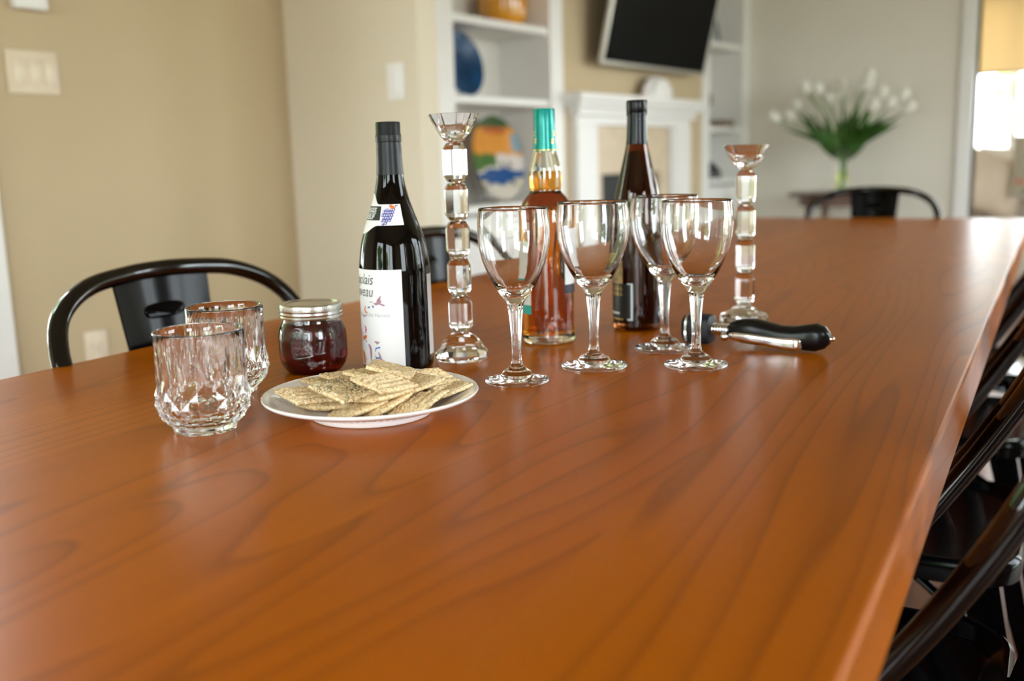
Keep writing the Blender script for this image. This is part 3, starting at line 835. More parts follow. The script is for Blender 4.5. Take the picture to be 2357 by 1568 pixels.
# ---- wine glasses (bowl, stem and foot are open patches that close into one body)
def wine_glass(label, x_, y_, ht, rr, rf):
    t = place('wine_glass', label, 'wine glass', x_, y_, 'wine glasses on the table')
    k = ht / .1895; q = rr / .0367; g = rf / .0353
    zb = .0965 * k
    outer = [(.0100, .0880), (.0125, .0915), (.0168, .0970), (.0240, .1090), (.0300, .1215), (.0346, .1340), (.0378, .1480), (.0390, .1620), (.0386, .1750), (.0372, .1870)]
    outer = [(r * q, z * k) for r, z in outer]
    rim = [(.0371 * q, .1890 * k), (.0366 * q, .1897 * k), (.0360 * q, .1890 * k)]
    inner = [((r - .0013) * q, z * k) for r, z in ((.0372, .1870), (.0386, .1750), (.0390, .1620), (.0378, .1480), (.0346, .1340), (.0300, .1225), (.0236, .1110), (.0155, .1010))] + [(.007 * q, .0968 * k), (0, .0958 * k)]
    obj('bowl', lathe(outer + rim + inner, 64), glass_m, t, 180)
    stem = [(.0062, .0190), (.0053, .0240), (.0050, .0380), (.0054, .0500), (.0062, .0640), (.0076, .0780), (.0086, .0855)]
    n8 = 8; V, F = lathe([(r, z * k) for r, z in stem], 64)
    V = [(a * (1 - .05 * math.cos(8 * math.atan2(b, a))), b * (1 - .05 * math.cos(8 * math.atan2(b, a))), c) for a, b, c in V]
    # collar blends the fluted stem into the round bowl and foot
    lo = [V[i] for i in range(64)]; hi = [V[len(V) - 64 + i] for i in range(64)]
    b0 = [(outer[0][0] * math.cos(2 * PI * i / 64), outer[0][0] * math.sin(2 * PI * i / 64), outer[0][1]) for i in range(64)]
    f0r, f0z = .0078, .0165 * k
    a0 = [(f0r * math.cos(2 * PI * i / 64), f0r * math.sin(2 * PI * i / 64), f0z) for i in range(64)]
    n = len(V); V = V + b0 + a0
    for i in range(64):
        j = (i + 1) % 64
        F.append((n - 64 + i, n - 64 + j, n + j, n + i)); F.append((n + 64 + i, n + 64 + j, j, i))
    obj('stem', (V, F), glass_m, t, 180)
    foot = [(0, .0012), (.020 * g, .0006), (.0345 * g, 0.0), (.0353 * g, .0008), (.0353 * g, .0018), (.0340 * g, .0032), (.0245 * g, .0052), (.0180 * g, .0066), (.0165 * g, .0085), (.0150 * g, .0112), (.0125 * g, .0128), (.0098, .0142), (f0r, f0z)]
    obj('foot', lathe(foot, 64), glass_m, t, 180)
    return t
wine_glass('empty clear wine glass beside the cracker plate, before the amber whisky bottle', -.5078, .9385, .1885, .0367, .0353)
wine_glass('empty clear wine glass in the middle, between the amber bottle and brown bottle', -.4612, 1.0414, .1900, .0394, .0385)
wine_glass('empty clear wine glass standing directly before the brown bottle', -.4218, 1.1710, .1910, .0400, .0385)
wine_glass('empty clear wine glass nearest the black corkscrew', -.3539, 1.0881, .1890, .0383, .0362)

# ---- cut crystal tumblers
def tumbler(label, x_, y_, rz):
    t = place('crystal_tumbler', label, 'glass', x_, y_, 'cut crystal tumblers', rz)
    N = 16
    zs = [.0060, .0120, .0192, .0272, .0352, .0432]
    rs = [.0295, .0356, .0398, .0416, .0413, .0402]
    V, F = [], []; rows = []
    for k, (z, r) in enumerate(zip(zs, rs)):
        rows.append(list(range(len(V), len(V) + N)))
        V += [(r * math.cos(2 * PI * (i + .5 * (k % 2)) / N), r * math.sin(2 * PI * (i + .5 * (k % 2)) / N), z) for i in range(N)]
    K = len(zs) - 1
    def vid(k, i): return rows[k][i % N]
    for k in range(1, K):
        o = k % 2
        for i in range(N):
            L, Rr = vid(k, i), vid(k, i + 1); j = i + o     # vertex of the neighbouring rows between i and i+1
            if o == 0: j = i
            lo, hi = vid(k - 1, j), vid(k + 1, j)
            cx = [sum(V[q][c] for q in (L, Rr, lo, hi)) / 4 for c in range(3)]
            rad = math.hypot(cx[0], cx[1]); up = (rad + .0025) / rad
            V.append((cx[0] * up, cx[1] * up, cx[2])); c = len(V) - 1
            F += [(lo, Rr, c), (Rr, hi, c), (hi, L, c), (L, lo, c)]
    # lower half diamonds: rows 0 -> 1 (row 1 vertex i sits between row 0 i and i+1)
    for i in range(N): F.append((vid(0, i), vid(0, i + 1), vid(1, i)))
    # upper flutes, zig-zag lower edge on rows K and K-1 ; 2N columns
    o = K % 2
    base = []
    for i in range(N):
        # column at row K vertex i (angle i+.5*o) then row K-1 vertex between i and i+1
        base += [vid(K, i), vid(K - 1, i + 1 if o else i)] if o else [vid(K, i), vid(K - 1, i)]
    ang = [2 * PI * (i * .5 + .5 * o) / N for i in range(2 * N)]
    levels = [(.052, .0012), (.064, .0009), (.076, .0005), (.085, .0), (.0925, .0)]
    prev = base
    for z, dep in levels:
        r = .0392 + (z - .05) * .030
        cur = []
        for q in range(2 * N):
            rr = r + (dep if q % 2 == 0 else -dep * .6); cur.append(len(V)); V.append((rr * math.cos(ang[q]), rr * math.sin(ang[q]), z))
        for q in range(2 * N):
            F.append((prev[q], prev[(q + 1) % (2 * N)], cur[(q + 1) % (2 * N)], cur[q]))
        prev = cur
    rim = [(.0403, .0938), (.0394, .0942), (.0386, .0934)]
    inner = [(.0380, .085), (.0370, .06), (.0362, .04), (.0345, .026), (.030, .0165), (.020, .0125), (0, .0115)]
    outer_faces = len(F)
    for r, z in rim + inner:
        if r == 0:
            V.append((0, 0, z)); c = len(V) - 1
            for q in range(2 * N): F.append((prev[q], prev[(q + 1) % (2 * N)], c))
        else:
            cur = list(range(len(V), len(V) + 2 * N)); V += [(r * math.cos(a), r * math.sin(a), z) for a in ang]
            for q in range(2 * N): F.append((prev[q], prev[(q + 1) % (2 * N)], cur[(q + 1) % (2 * N)], cur[q]))
            prev = cur
    # split into cut body and smooth rim/inside (open patches of one closed surface)
    def sub(fs):
        used = sorted({i for f in fs for i in f}); mp = {u: k for k, u in enumerate(used)}
        return [V[u] for u in used], [tuple(mp[i] for i in f) for f in fs]
    obj('cut_body', sub(F[:outer_faces]), crystal_m, t)
    obj('rim_and_inside', sub(F[outer_faces:]), crystal_m, t, 180)
    ring0 = [V[i] for i in rows[0]]
    Vb = [tuple(p) for p in ring0]; Fb = []
    prev = list(range(N))
    for r, z in ((.0287, .0030), (.0283, .0005), (.0270, 0.0), (.022, .0004), (.018, .0018)):
        cur = list(range(len(Vb), len(Vb) + N)); Vb += [(r * math.cos(2 * PI * i / N), r * math.sin(2 * PI * i / N), z) for i in range(N)]
        for i in range(N): Fb.append((prev[(i + 1) % N], prev[i], cur[i], cur[(i + 1) % N]))
        prev = cur
    Vb.append((0, 0, .0024)); 
    for i in range(N): Fb.append((prev[(i + 1) % N], prev[i], len(Vb) - 1))
    obj('base', (Vb, Fb), crystal_m, t, 40)
    return t
tumbler('cut crystal tumbler standing apart in front, nearest the cracker plate edge', -.6816, .6498, 0.1)
tumbler('cut crystal tumbler behind the other one, beside the jam jar', -.7728, .7759, 0.35)

# ---- jam jar
JX, JY = -.7586, .8996
jar = place('jam_jar', 'squat glass jar of dark red jam with a silver screw lid', 'jar', JX, JY)
jo = hermite([(0.0005, .0300), (.004, .0335), (.012, .0380), (.022, .0397), (.040, .0396), (.050, .0384), (.056, .0362), (.060, .0343), (.066, .0338)], 5)
jf = rfun(jo)
ji = [(r - .0022, z) for r, z in jo if z > .006]
obj('glass_body', lathe([(0, .002), (.020, .002), (.026, 0)] + jo + [(.0325, .0662)] + list(reversed(ji)) + [(.028, .0055), (0, .0055)], 64), glass_m, jar, 180)
jam_m, jn, jb = nodes_of('red_jam')
jnz = noise(jn, coords(jn), 90, 3)
lk(jn, ramp(jn, jnz.outputs[0], [(.35, (.035, .001, .003)), (.70, (.24, .006, .010))]), jb.inputs['Base Color'])
jb.inputs['Roughness'].default_value = .12; jb.inputs['Transmission Weight'].default_value = .75; jb.inputs['IOR'].default_value = 1.42
bump(jn, jb, jnz.outputs[0], .5, .002)
obj('jam', lathe([(0, .0053), (.029, .0053)] + [(r + .0004, z) for r, z in ji if z < .060] + [(0, .0600)], 48), jam_m, jar, 180)
lid = obj('screw_lid', lathe([(.0350, .0640), (.0362, .0645), (.0366, .0660), (.0358, .0680), (.0366, .0700), (.0360, .0722), (.0366, .0740), (.0366, .0790), (.0358, .0806), (.0345, .0812), (.0310, .0812), (.0304, .0800), (.0285, .0796), (0, .0796), ], 72), steel_m, jar, 30)
kn = [box(-.0003, .0003, -.00055, .00055, .0742, .0788)]
KV, KF = [], []
for k in range(96):
    a = 2 * PI * k / 96
    v, f = box(.0364, .0371, -.0006, .0006, .0742, .0788); n = len(KV)
    KV += [(p[0] * math.cos(a) - p[1] * math.sin(a), p[0] * math.sin(a) + p[1] * math.cos(a), p[2]) for p in v]; KF += [tuple(i + n for i in q) for q in f]
obj('knurling', (KV, KF), steel_m, lid)
jt = facing(JX, JY) + R_(-4)
emb = wrap_text(text2d('Ball', .019, .25, .0011, bold=.0005), jt, .0265, jf, .0002, 1.0)
obj('embossed_lettering', emb, glass_m, jar)
un = [(jf(.0225 + .0035 * s) + .0004, s) for s in (0, 1)]
up = [((jf(.022 + .006 * k / 12) + .0004) * math.cos(jt + R_(-24 + 48 * k / 12)), (jf(.022 + .006 * k / 12) + .0004) * math.sin(jt + R_(-24 + 48 * k / 12)), .0215 + .006 * k / 12) for k in range(13)]
obj('embossed_underline', tube(up, lambda s: .0012 - .0006 * s, 8), glass_m, jar, 60)
bm = bmesh.new()
for k in range(26):
    rr_ = random.Random(k); dd = rr_.uniform(-16, 16); zz = rr_.uniform(.008, .0175); rad = jf(zz)
    a = jt + R_(dd + 6)
    res = bmesh.ops.create_icosphere(bm, subdivisions=2, radius=.0014)
    for v in res['verts']: v.co += Vector((rad * math.cos(a), rad * math.sin(a), zz))
bm.verts.index_update()
obj('embossed_fruit', ([tuple(v.co) for v in bm.verts], [tuple(v.index for v in f.verts) for f in bm.faces]), glass_m, jar, 180); bm.free()

# ---- red wine bottle
WX, WY = -.6781, .9576
wb = place('wine_bottle', 'dark red wine bottle with a black capsule and white illustrated label', 'bottle', WX, WY)
wp = hermite([(.0, .0385), (.003, .0412), (.010, .0418), (.112, .0414), (.143, .0383), (.165, .0322), (.185, .0250), (.202, .0198), (.226, .0153), (.245, .0143), (.284, .0138)], 6)
wf = rfun(wp)
bot_m, bn_, bb_ = nodes_of('dark_bottle_glass')
nz_ = noise(bn_, coords(bn_), 3, 2)
lk(bn_, ramp(bn_, nz_.outputs[0], [(.3, (.0010, .0008, .0008)), (.7, (.0020, .0016, .0014))]), bb_.inputs['Base Color'])
bb_.inputs['Roughness'].default_value = .02; bb_.inputs['Specular IOR Level'].default_value = .28
obj('glass_body', lathe([(0, .012), (.025, .004), (.036, 0)] + wp[1:] + [(0, .284)], 72), bot_m, wb, 60)
caps_m = plain('matte_black_capsule', (.010, .011, .013), .36, var=.1, spec=.3)
cap = [(wf(.2255) + .0004, .2255)] + [(wf(z) + .0004, z) for z in (.235, .245, .255)] + [(.01405, .2622), (.01475, .2628), (.0149, .2650), (.0149, .2690), (.0145, .2712), (.0141, .2720), (.0141, .2836), (.0134, .2850), (0, .2850)]
obj('capsule', lathe(cap, 56), caps_m, wb, 30)
wt = facing(WX, WY)
def lab_lo(t): return .004
main = obj('front_label', patch(wt + R_(-150), wt + R_(10.5), .0065, .1195, wf, .00025, 48, 10), paper_m, wb, 180)
obj('back_label', patch(wt + R_(61), wt + R_(150), .016, .1110, wf, .00025, 28, 6), plain('back_label_paper', (.62, .60, .58), .6), wb, 180)
ink = {k: plain('ink_' + k, c_, .6, var=.08, scale=60) for k, c_ in dict(mauve=(.40, .22, .30), ink=(.06, .05, .06), navy=(.03, .06, .22), orange=(.70, .16, .03), pink=(.62, .02, .14), blue=(.03, .16, .48), pale=(.55, .46, .55)).items()}
DRAW = [
    ('mauve', [(-39.3, 76.1), (-37.0, 74.7), (-32.3, 75.0), (-31.3, 78.1), (-23.4, 83.2), (-25.2, 78.1), (-22.8, 75.3), (-25.4, 74.2), (-16.9, 71.0), (-19.8, 69.9), (-27.2, 72.5), (-34.3, 71.9), (-37.9, 74.2)]),
    ('ink', [(-46.6, 76.4), (-39.8, 76.7), (-39.3, 76.1), (-46.1, 75.8)]),
    ('navy', [(-52.8, 70.5), (-46.3, 71.6), (-46.4, 69.1)]),
    ('navy', [(-41.0, 71.9), (-38.0, 71.9), (-37.7, 69.3), (-40.1, 69.6)]),
    ('orange', [(-55.3, 72.5), (-58.8, 71.9), (-61.3, 68.5), (-59.2, 65.1), (-54.4, 63.7), (-50.0, 66.2), (-54.4, 64.8), (-57.6, 67.4), (-57.4, 70.8)]),
    ('mauve', [(-73.8, 62.8), (-60.9, 62.3), (-51.5, 60.6), (-59.5, 60.6), (-60.4, 59.1), (-65.2, 61.1)]),
    ('pink', [(-64.3, 50.1), (-58.8, 48.7), (-56.5, 45.2), (-58.5, 41.8), (-61.7, 40.4), (-61.5, 43.5), (-60.4, 47.0)]),
    ('orange', [(-70.4, 36.7), (-62.6, 39.0), (-56.6, 37.9), (-58.2, 35.0), (-64.8, 32.8), (-69.6, 33.3)]),
    ('ink', [(-62.2, 32.8), (-59.9, 32.8), (-57.4, 30.2), (-60.0, 30.2)]),
    ('orange', [(-90.1, 24.0), (-77.1, 22.0), (-66.9, 18.0), (-65.2, 5.0), (-72.6, 5.0), (-92.9, 5.1)]),
    ('mauve', [(-85.3, 48.1), (-71.0, 42.4), (-70.8, 32.8), (-86.5, 28.8)]),
    ('mauve', [(-54.6, 27.7), (-50.2, 27.1), (-46.4, 22.6), (-45.6, 17.5), (-47.1, 8.4), (-49.5, 7.8), (-50.2, 15.8), (-51.1, 21.4)]),
    ('mauve', [(-40.9, 29.7), (-36.9, 30.5), (-29.2, 28.8), (-32.4, 27.1), (-34.3, 26.0), (-37.0, 28.2)]),
    ('blue', [(-38.2, 22.6), (-29.0, 23.7), (-29.1, 22.0), (-36.8, 21.2), (-37.9, 18.0), (-39.2, 18.6)]),
    ('blue', [(-39.1, 13.5), (-35.8, 11.2), (-31.2, 11.8), (-27.8, 9.5), (-28.4, 6.7), (-37.0, 6.7)]),
    ('mauve', [(-33.7, 17.5), (-31.0, 16.9), (-26.2, 8.1), (-28.8, 7.0), (-31.7, 11.8)]),
    ('ink', [(-47.3, 5.8), (-28.0, 4.7), (-28.5, 4.0), (-47.3, 5.1)]),
    ('pale', [(-35.1, 6.7), (-31.4, 6.7), (-32.0, 4.7), (-34.7, 4.7)]),
    ('pale', [(-64.4, 14.6), (-39.4, 16.3), (-39.8, 7.8), (-63.2, 8.4)]),
]
for key, p in DRAW:
    obj('label_drawing', wrap_poly([(a, z + 8.5 * math.cos(R_(a))) for a, z in p], wt, wf, .00042 if key == 'pale' else .00050), ink[key], main)
ltr = plain('ink_lettering', (.10, .10, .10), .6)
ltg = plain('ink_pale_lettering', (.42, .42, .43), .6)
obj('label_lettering', wrap_text(text2d('Beaujolais', .0175, .25), wt + R_(-76), .1025, wf, .0005, .80), ltr, main)
obj('label_lettering', wrap_text(text2d('Nouveau', .0175, .25), wt + R_(-74), .0885, wf, .0005, .80), ltr, main)
obj('label_lettering', wrap_text(text2d('The First Wine of the Harvest', .0062, .25), wt + R_(-62), .0655, wf, .0005, .98), ltg, main)
# neck label
def ease(t, a, b):
    s = max(0, min(1, (t - a) / (b - a))); return s * s * (3 - 2 * s)
def n_hi(t):
    d_ = math.degrees(t - wt); return .1925 + .0120 * ease(-d_, 38, 72) - .012 * ease(-d_, 100, 135)
def n_lo(t):
    d_ = math.degrees(t - wt); return .1690 - .0095 * ease(-d_, 32, 72) + .0095 * ease(-d_, 100, 135)
nl = obj('neck_label', patch(wt + R_(-150), wt + R_(25), n_lo, n_hi, wf, .00025, 60, 10), paper_m, wb, 180)
obj('name_box', patch(wt + R_(-122), wt + R_(-29), .1748, .1905, wf, .00045, 30, 5), plain('ink_box', (.02, .028, .024), .6), nl, 180)
wtx = plain('ink_white', (.82, .82, .80), .6)
obj('name_lettering', join(wrap_text(text2d('GEORGES', .0074, 0, bold=.00018), wt + R_(-75), .1838, wf, .0007, .86), wrap_text(text2d('DUBŒUF', .0074, 0, bold=.00018), wt + R_(-75), .1762, wf, .0007, .90)), wtx, nl)
obj('name_rule', patch(wt + R_(-100), wt + R_(-42), .1823, .1829, wf, .0007, 20, 1), wtx, nl)
gr_d, gr_l = [], []
rg = random.Random(3)
def disc(d_, zc_, rad, off, n=12):
    P = []
    for k in range(n):
        a = 2 * PI * k / n; z = zc_ + rad * math.sin(a); r = wf(zc_)
        P.append((d_ + math.degrees(rad * math.cos(a) / r), z * 1000))
    return wrap_poly(P, wt, wf, off)
for i in range(7):
    for j in range(6):
        u = i - 3 + .5 * (j % 2); z = .1712 + j * .0030
        wlim = 1.2 + .42 * j if j < 5 else 2.2
        if abs(u + .25 - (j - 3) * .35) > wlim: continue
        d_ = -9 + u * 5.6; rad = .0017 * rg.uniform(.9, 1.1)
        gr_d.append(disc(d_, z + rg.uniform(-.0004, .0004), rad, .0005 + .00001 * i))
        gr_l.append(disc(d_ - .6, z + .0003, rad * .55, .0007))
obj('grape_print', join(*gr_d), plain('ink_grape', (.055, .055, .30), .6), nl)
obj('grape_print', join(*gr_l), plain('ink_grape_light', (.60, .60, .78), .6), nl)
obj('leaf_print', join(disc(-2, .1905, .0019, .0006), disc(3, .1895, .0017, .0006), disc(1, .1878, .0013, .0006)), ink['orange'], nl)
obj('stalk_print', join(wrap_poly([(6, 187.5), (7.5, 187.2), (13, 191), (12, 191.8)], wt, wf, .0006), wrap_poly([(9, 190), (18, 191), (18, 191.6), (9, 191)], wt, wf, .0006)), plain('ink_stalk', (.16, .04, .03), .6), nl)

# ---- whisky bottle
HX, HY = -.584, 1.1699
hb = place('whisky_bottle', 'clear bottle of amber whisky with a teal foil cap', 'bottle', HX, HY)
hp = hermite([(.0, .0315), (.003, .0345), (.008, .0356), (.014, .0350), (.10, .0352), (.158, .0350), (.170, .0343), (.180, .0320), (.190, .0262), (.197, .0205), (.1995, .0200), (.203, .0206), (.215, .0209), (.225, .0206), (.238, .0175), (.250, .0148), (.262, .0140)], 6)
hf = rfun(hp)
hin = [(max(.004, r - .0021), z) for r, z in hp if z > .011]
clear_b = glass('bottle_glass', (.97, .97, .90), 0, 1.5)
obj('glass_body', lathe([(0, .006), (.022, .003), (.029, 0)] + hp[1:] + [(.0122, .2625)] + list(reversed(hin)) + [(.026, .0105), (0, .0125)], 72), clear_b, hb, 60)
amber_m = glass('whisky', (1, 1, 1), 0, 1.36)
ab = add(amber_m.node_tree, 'ShaderNodeVolumeAbsorption'); ab.inputs[0].default_value = (.94, .76, .02, 1); ab.inputs[1].default_value = 115.0
lk(amber_m.node_tree, ab.outputs[0], amber_m.node_tree.nodes['Material Output'].inputs['Volume'])
lv = .2235
obj('whisky', lathe([(0, .0122), (.026, .0102)] + [(r + .0003, z) for r, z in hin if z < lv] + [(rfun(hin)(lv) + .0003, lv), (0, lv)], 72), amber_m, hb, 60)
teal_m = plain('teal_foil', (.0, .30, .26), .26, .25, var=.05)
hc = obj('foil_cap', lathe([(hf(.2485) + .0005, .2485), (.0152, .252), (.0142, .262), (.0139, .275), (.0138, .3005), (.0131, .302), (0, .302)], 56), teal_m, hb, 30)
gold_m = plain('gold_print', (.72, .50, .12), .3, .7)
ht = facing(HX, HY)
cf_ = rfun([(.0152, .252), (.0142, .262), (.0139, .275), (.0138, .3005)])
obj('gold_band', patch(0, 2 * PI, .2494, .2506, cf_, .0006, 56, 1), gold_m, hc, 180)
orn = []
for d_, z in ((-68, .268), (-52, .259), (60, .268), (44, .258), (78, .259)):
    orn += [patch(ht + R_(d_ - 9), ht + R_(d_ + 9), z, z + .0012, cf_, .0004, 5, 1), patch(ht + R_(d_ - 6), ht + R_(d_ - 2), z, z + .006, cf_, .0004, 3, 2),
            patch(ht + R_(d_ + 2), ht + R_(d_ + 7), z + .003, z + .0062, cf_, .0004, 3, 2)]
obj('gold_ornament', join(*orn), gold_m, hc)
fl = obj('front_label', patch(ht + R_(-150), ht + R_(-38), .052, .135, hf, .0003, 32, 8), paper_m, hb, 180)
obj('label_band', patch(ht + R_(-150), ht + R_(-38), .040, .0518, hf, .0003, 32, 2), plain('teal_label', (.02, .42, .36), .5), fl, 180)
bl = obj('back_label', patch(ht + R_(40), ht + R_(150), .078, .150, hf, .0003, 32, 8), paper_m, hb, 180)
obj('label_band', patch(ht + R_(40), ht + R_(150), .066, .0778, hf, .0003, 32, 2), plain('navy_label', (.012, .016, .035), .5), bl, 180)

# ---- brown bottle
BX, BY = -.5105, 1.3059
bb = place('brown_bottle', 'tall slender brown glass bottle with a black and gold label', 'bottle', BX, BY)
bp = hermite([(.0, .0310), (.003, .0338), (.008, .0346), (.10, .0348), (.148, .0344), (.172, .0325), (.190, .0298), (.203, .0268), (.230, .0203), (.252, .0156), (.262, .0138), (.289, .0128), (.300, .0128)], 6)
bf = rfun(bp)
bin_ = [(r - .0022, z) for r, z in bp if z > .009]
obj('glass_body', lathe([(0, .008), (.022, .003), (.028, 0)] + bp[1:] + [(.0106, .3003)] + list(reversed(bin_)) + [(.026, .009), (0, .011)], 72), glass('brown_glass', (.34, .12, .04), 0, 1.5), bb, 60)
obj('wine', lathe([(0, .0106), (.026, .0086)] + [(r + .0003, z) for r, z in bin_ if z < .247] + [(0, .247)], 64), glass('dark_wine', (.22, .035, .008), 0, 1.35), bb, 60)
obj('neck_foil', lathe([(bf(.2555) + .0004, .2555), (bf(.262) + .0004, .262), (.0133, .289), (.0133, .2935)], 48), plain('charcoal_foil', (.006, .007, .008), .25, .0, var=.25, scale=60, spec=.3), bb, 60)
obj('screw_cap', lathe([(.0133, .2935), (.0143, .2938), (.0143, .2975), (.0139, .2985), (.0143, .2995), (.0143, .3125), (.0136, .3142), (0, .3142)], 56), blackpl_m, bb, 30)
bt = facing(BX, BY)
lb = obj('front_label', patch(bt + R_(-140), bt + R_(-12), .0175, .066, bf, .0003, 36, 6), plain('black_label', (.006, .007, .008), .35), bb, 180)
lb2 = obj('picture_label', patch(bt + R_(-132), bt + R_(-36), .0662, .100, bf, .0003, 30, 6), plain('gold_picture_label', (.34, .22, .08), .4, .2, var=.7, scale=90), bb, 180)
edge_m = plain('silver_label_edge', (.50, .58, .60), .35, .3)
obj('label_border', join(patch(bt + R_(-15.5), bt + R_(-10.5), .016, .0665, bf, .0005, 4, 8), patch(bt + R_(-24), bt + R_(-10.5), .0155, .0178, bf, .0005, 6, 1), patch(bt + R_(-24), bt + R_(-10.5), .0655, .0672, bf, .0005, 6, 1)), edge_m, lb)
gl_ = []
for z in (.050, .0575):
    for k in range(6):
        d_ = -92 + k * 10; gl_ += [patch(bt + R_(d_), bt + R_(d_ + 2.2), z, z + .0055, bf, .0005, 2, 1), patch(bt + R_(d_), bt + R_(d_ + 6), z, z + .001, bf, .0005, 3, 1)]
obj('gold_ornament', join(*gl_), gold_m, lb)
obj('label_band', patch(bt + R_(-120), bt + R_(-45), .0235, .0262, bf, .0005, 20, 1), plain('white_label_mark', (.6, .6, .62), .5), lb)
obj('gold_edge', patch(bt + R_(-140), bt + R_(-34), .0160, .0172, bf, .0005, 30, 1), gold_m, lb)

# ---- crystal candle holders
def bead_rows(z0, z1, r, ch, n=8):
    return [(.0072, z0), (.0105, z0 + .0012), (r, z0 + ch), (r, z1 - ch), (.0105, z1 - .0012), (.0072, z1)]
def candle_holder(label, x_, y_, joints, r_cup, z_top, r_base, rot):
    t = place('crystal_candle_holder', label, 'candle holder', x_, y_, None, rot)
    n = 8
    zb = joints[0]
    base = [(0, .0), (r_base * .93, .0), (r_base * .97, .0012), (r_base, .008), (r_base * .93, .0115), (r_base * .68, zb - .010), (r_base * .45, zb - .003), (.0105, zb - .0008), (.0072, zb)]
    obj('base', lathe(base, 12), crystal_m, t)
    for a, b in zip(joints, joints[1:]):
        obj('bead', lathe(bead_rows(a, b, .0146, .0085), n, R_(11)), crystal_m, t)
    z0 = joints[-1]; hgt = z_top - z0
    cup = [(.0072, z0), (.0125, z0 + .0022), (r_cup * .62, z0 + hgt * .30), (r_cup * .83, z0 + hgt * .66), (r_cup, z_top), (r_cup * .93, z_top + .0004), (r_cup * .66, z0 + hgt * .62), (r_cup * .44, z0 + hgt * .40), (0, z0 + hgt * .38)]
    obj('cup', lathe(cup, 10, R_(9)), crystal_m, t)
candle_holder('tall faceted crystal candle holder with five beads beside the red wine bottle', -.6301, 1.0236, [.0338, .0782, .1243, .1687, .2140, .2612], .0305, .2935, .0330, .2)
candle_holder('short faceted crystal candle holder with four beads behind the corkscrew', -.3862, 1.4054, [.0242, .0720, .1192, .1677, .2163], .0322, .2505, .0355, .5)

# ---- plate and crackers
PX, PY = -.5724, .7596
pl = place('cracker_plate', 'round white porcelain plate piled with square crackers', 'plate', PX, PY)
prf = [(0, .0030), (.052, .0030), (.0545, .0002), (.0580, 0), (.0592, .0012), (.0598, .0048), (.072, .0085), (.090, .0145), (.1015, .0185), (.1036, .0198), (.1042, .0212), (.1034, .0224), (.1010, .0222), (.088, .0178), (.074, .0118), (.062, .0085), (.050, .0076), (0, .0074)]
por2, pn2, pb2 = nodes_of('plate_porcelain')
tc2 = add(pn2, 'ShaderNodeTexCoord'); s2 = add(pn2, 'ShaderNodeSeparateXYZ'); lk(pn2, tc2.outputs['Object'], s2.inputs[0])
ang2 = math_(pn2, 'ARCTAN2', s2.outputs[1], s2.outputs[0]); rad2 = math_(pn2, 'POWER', math_(pn2, 'ADD', math_(pn2, 'MULTIPLY', s2.outputs[0], s2.outputs[0]), math_(pn2, 'MULTIPLY', s2.outputs[1], s2.outputs[1])), .5)
rib = math_(pn2, 'MULTIPLY', math_(pn2, 'SINE', math_(pn2, 'MULTIPLY', ang2, 90.0)), math_(pn2, 'MULTIPLY', math_(pn2, 'GREATER_THAN', rad2, .072), math_(pn2, 'LESS_THAN', rad2, .092)))
rib = math_(pn2, 'MULTIPLY', rib, math_(pn2, 'GREATER_THAN', s2.outputs[2], .010))
bump(pn2, pb2, rib, .25, .0006)
pb2.inputs['Base Color'].default_value = (.93, .90, .89, 1); pb2.inputs['Roughness'].default_value = .12; pb2.inputs['Coat Weight'].default_value = .4
obj('body', lathe(prf, 96), por2, pl, 50)
obj('foot_ring', lathe([(.0550, .0002), (.0560, -.00002), (.0576, -.00002), (.0584, .0004)], 96), porcelain_m, pl, 50)

crk_m, cn, cb = nodes_of('wheat_cracker')
cv = coords(cn)
n_a = noise(cn, cv, 260, 3, .6); n_b = noise(cn, cv, 620, 2, .7); n_c = noise(cn, cv, 60, 2)
cc = ramp(cn, n_a.outputs[0], [(.28, (.42, .26, .10)), (.42, (.80, .58, .30)), (.60, (.97, .82, .54))])
cc = mixc(cn, ramp(cn, n_b.outputs[0], [(.58, 0.0), (.66, .85)]), cc, (.10, .085, .03))
cc = mixc(cn, ramp(cn, n_c.outputs[0], [(.45, 0.0), (.75, .35)]), cc, (.45, .23, .07))
lk(cn, cc, cb.inputs['Base Color']); cb.inputs['Roughness'].default_value = .85
bump(cn, cb, n_a.outputs[0], .8, .0018)
herb_m, hn_, hb_ = nodes_of('herb_topped_cracker')
hv = coords(hn_); h1 = noise(hn_, hv, 240, 3, .6); h2 = noise(hn_, hv, 560, 2, .7); h3 = noise(hn_, hv, 75, 2)
hcx = ramp(hn_, h1.outputs[0], [(.28, (.40, .25, .10)), (.43, (.76, .56, .29)), (.62, (.94, .79, .52))])
hcx = mixc(hn_, ramp(hn_, math_(hn_, 'MULTIPLY', h2.outputs[0], math_(hn_, 'ADD', h3.outputs[0], .55)), [(.545, 0.0), (.63, .9)]), hcx, (.06, .062, .02))
lk(hn_, hcx, hb_.inputs['Base Color']); hb_.inputs['Roughness'].default_value = .85
bump(hn_, hb_, h1.outputs[0], .8, .0018)
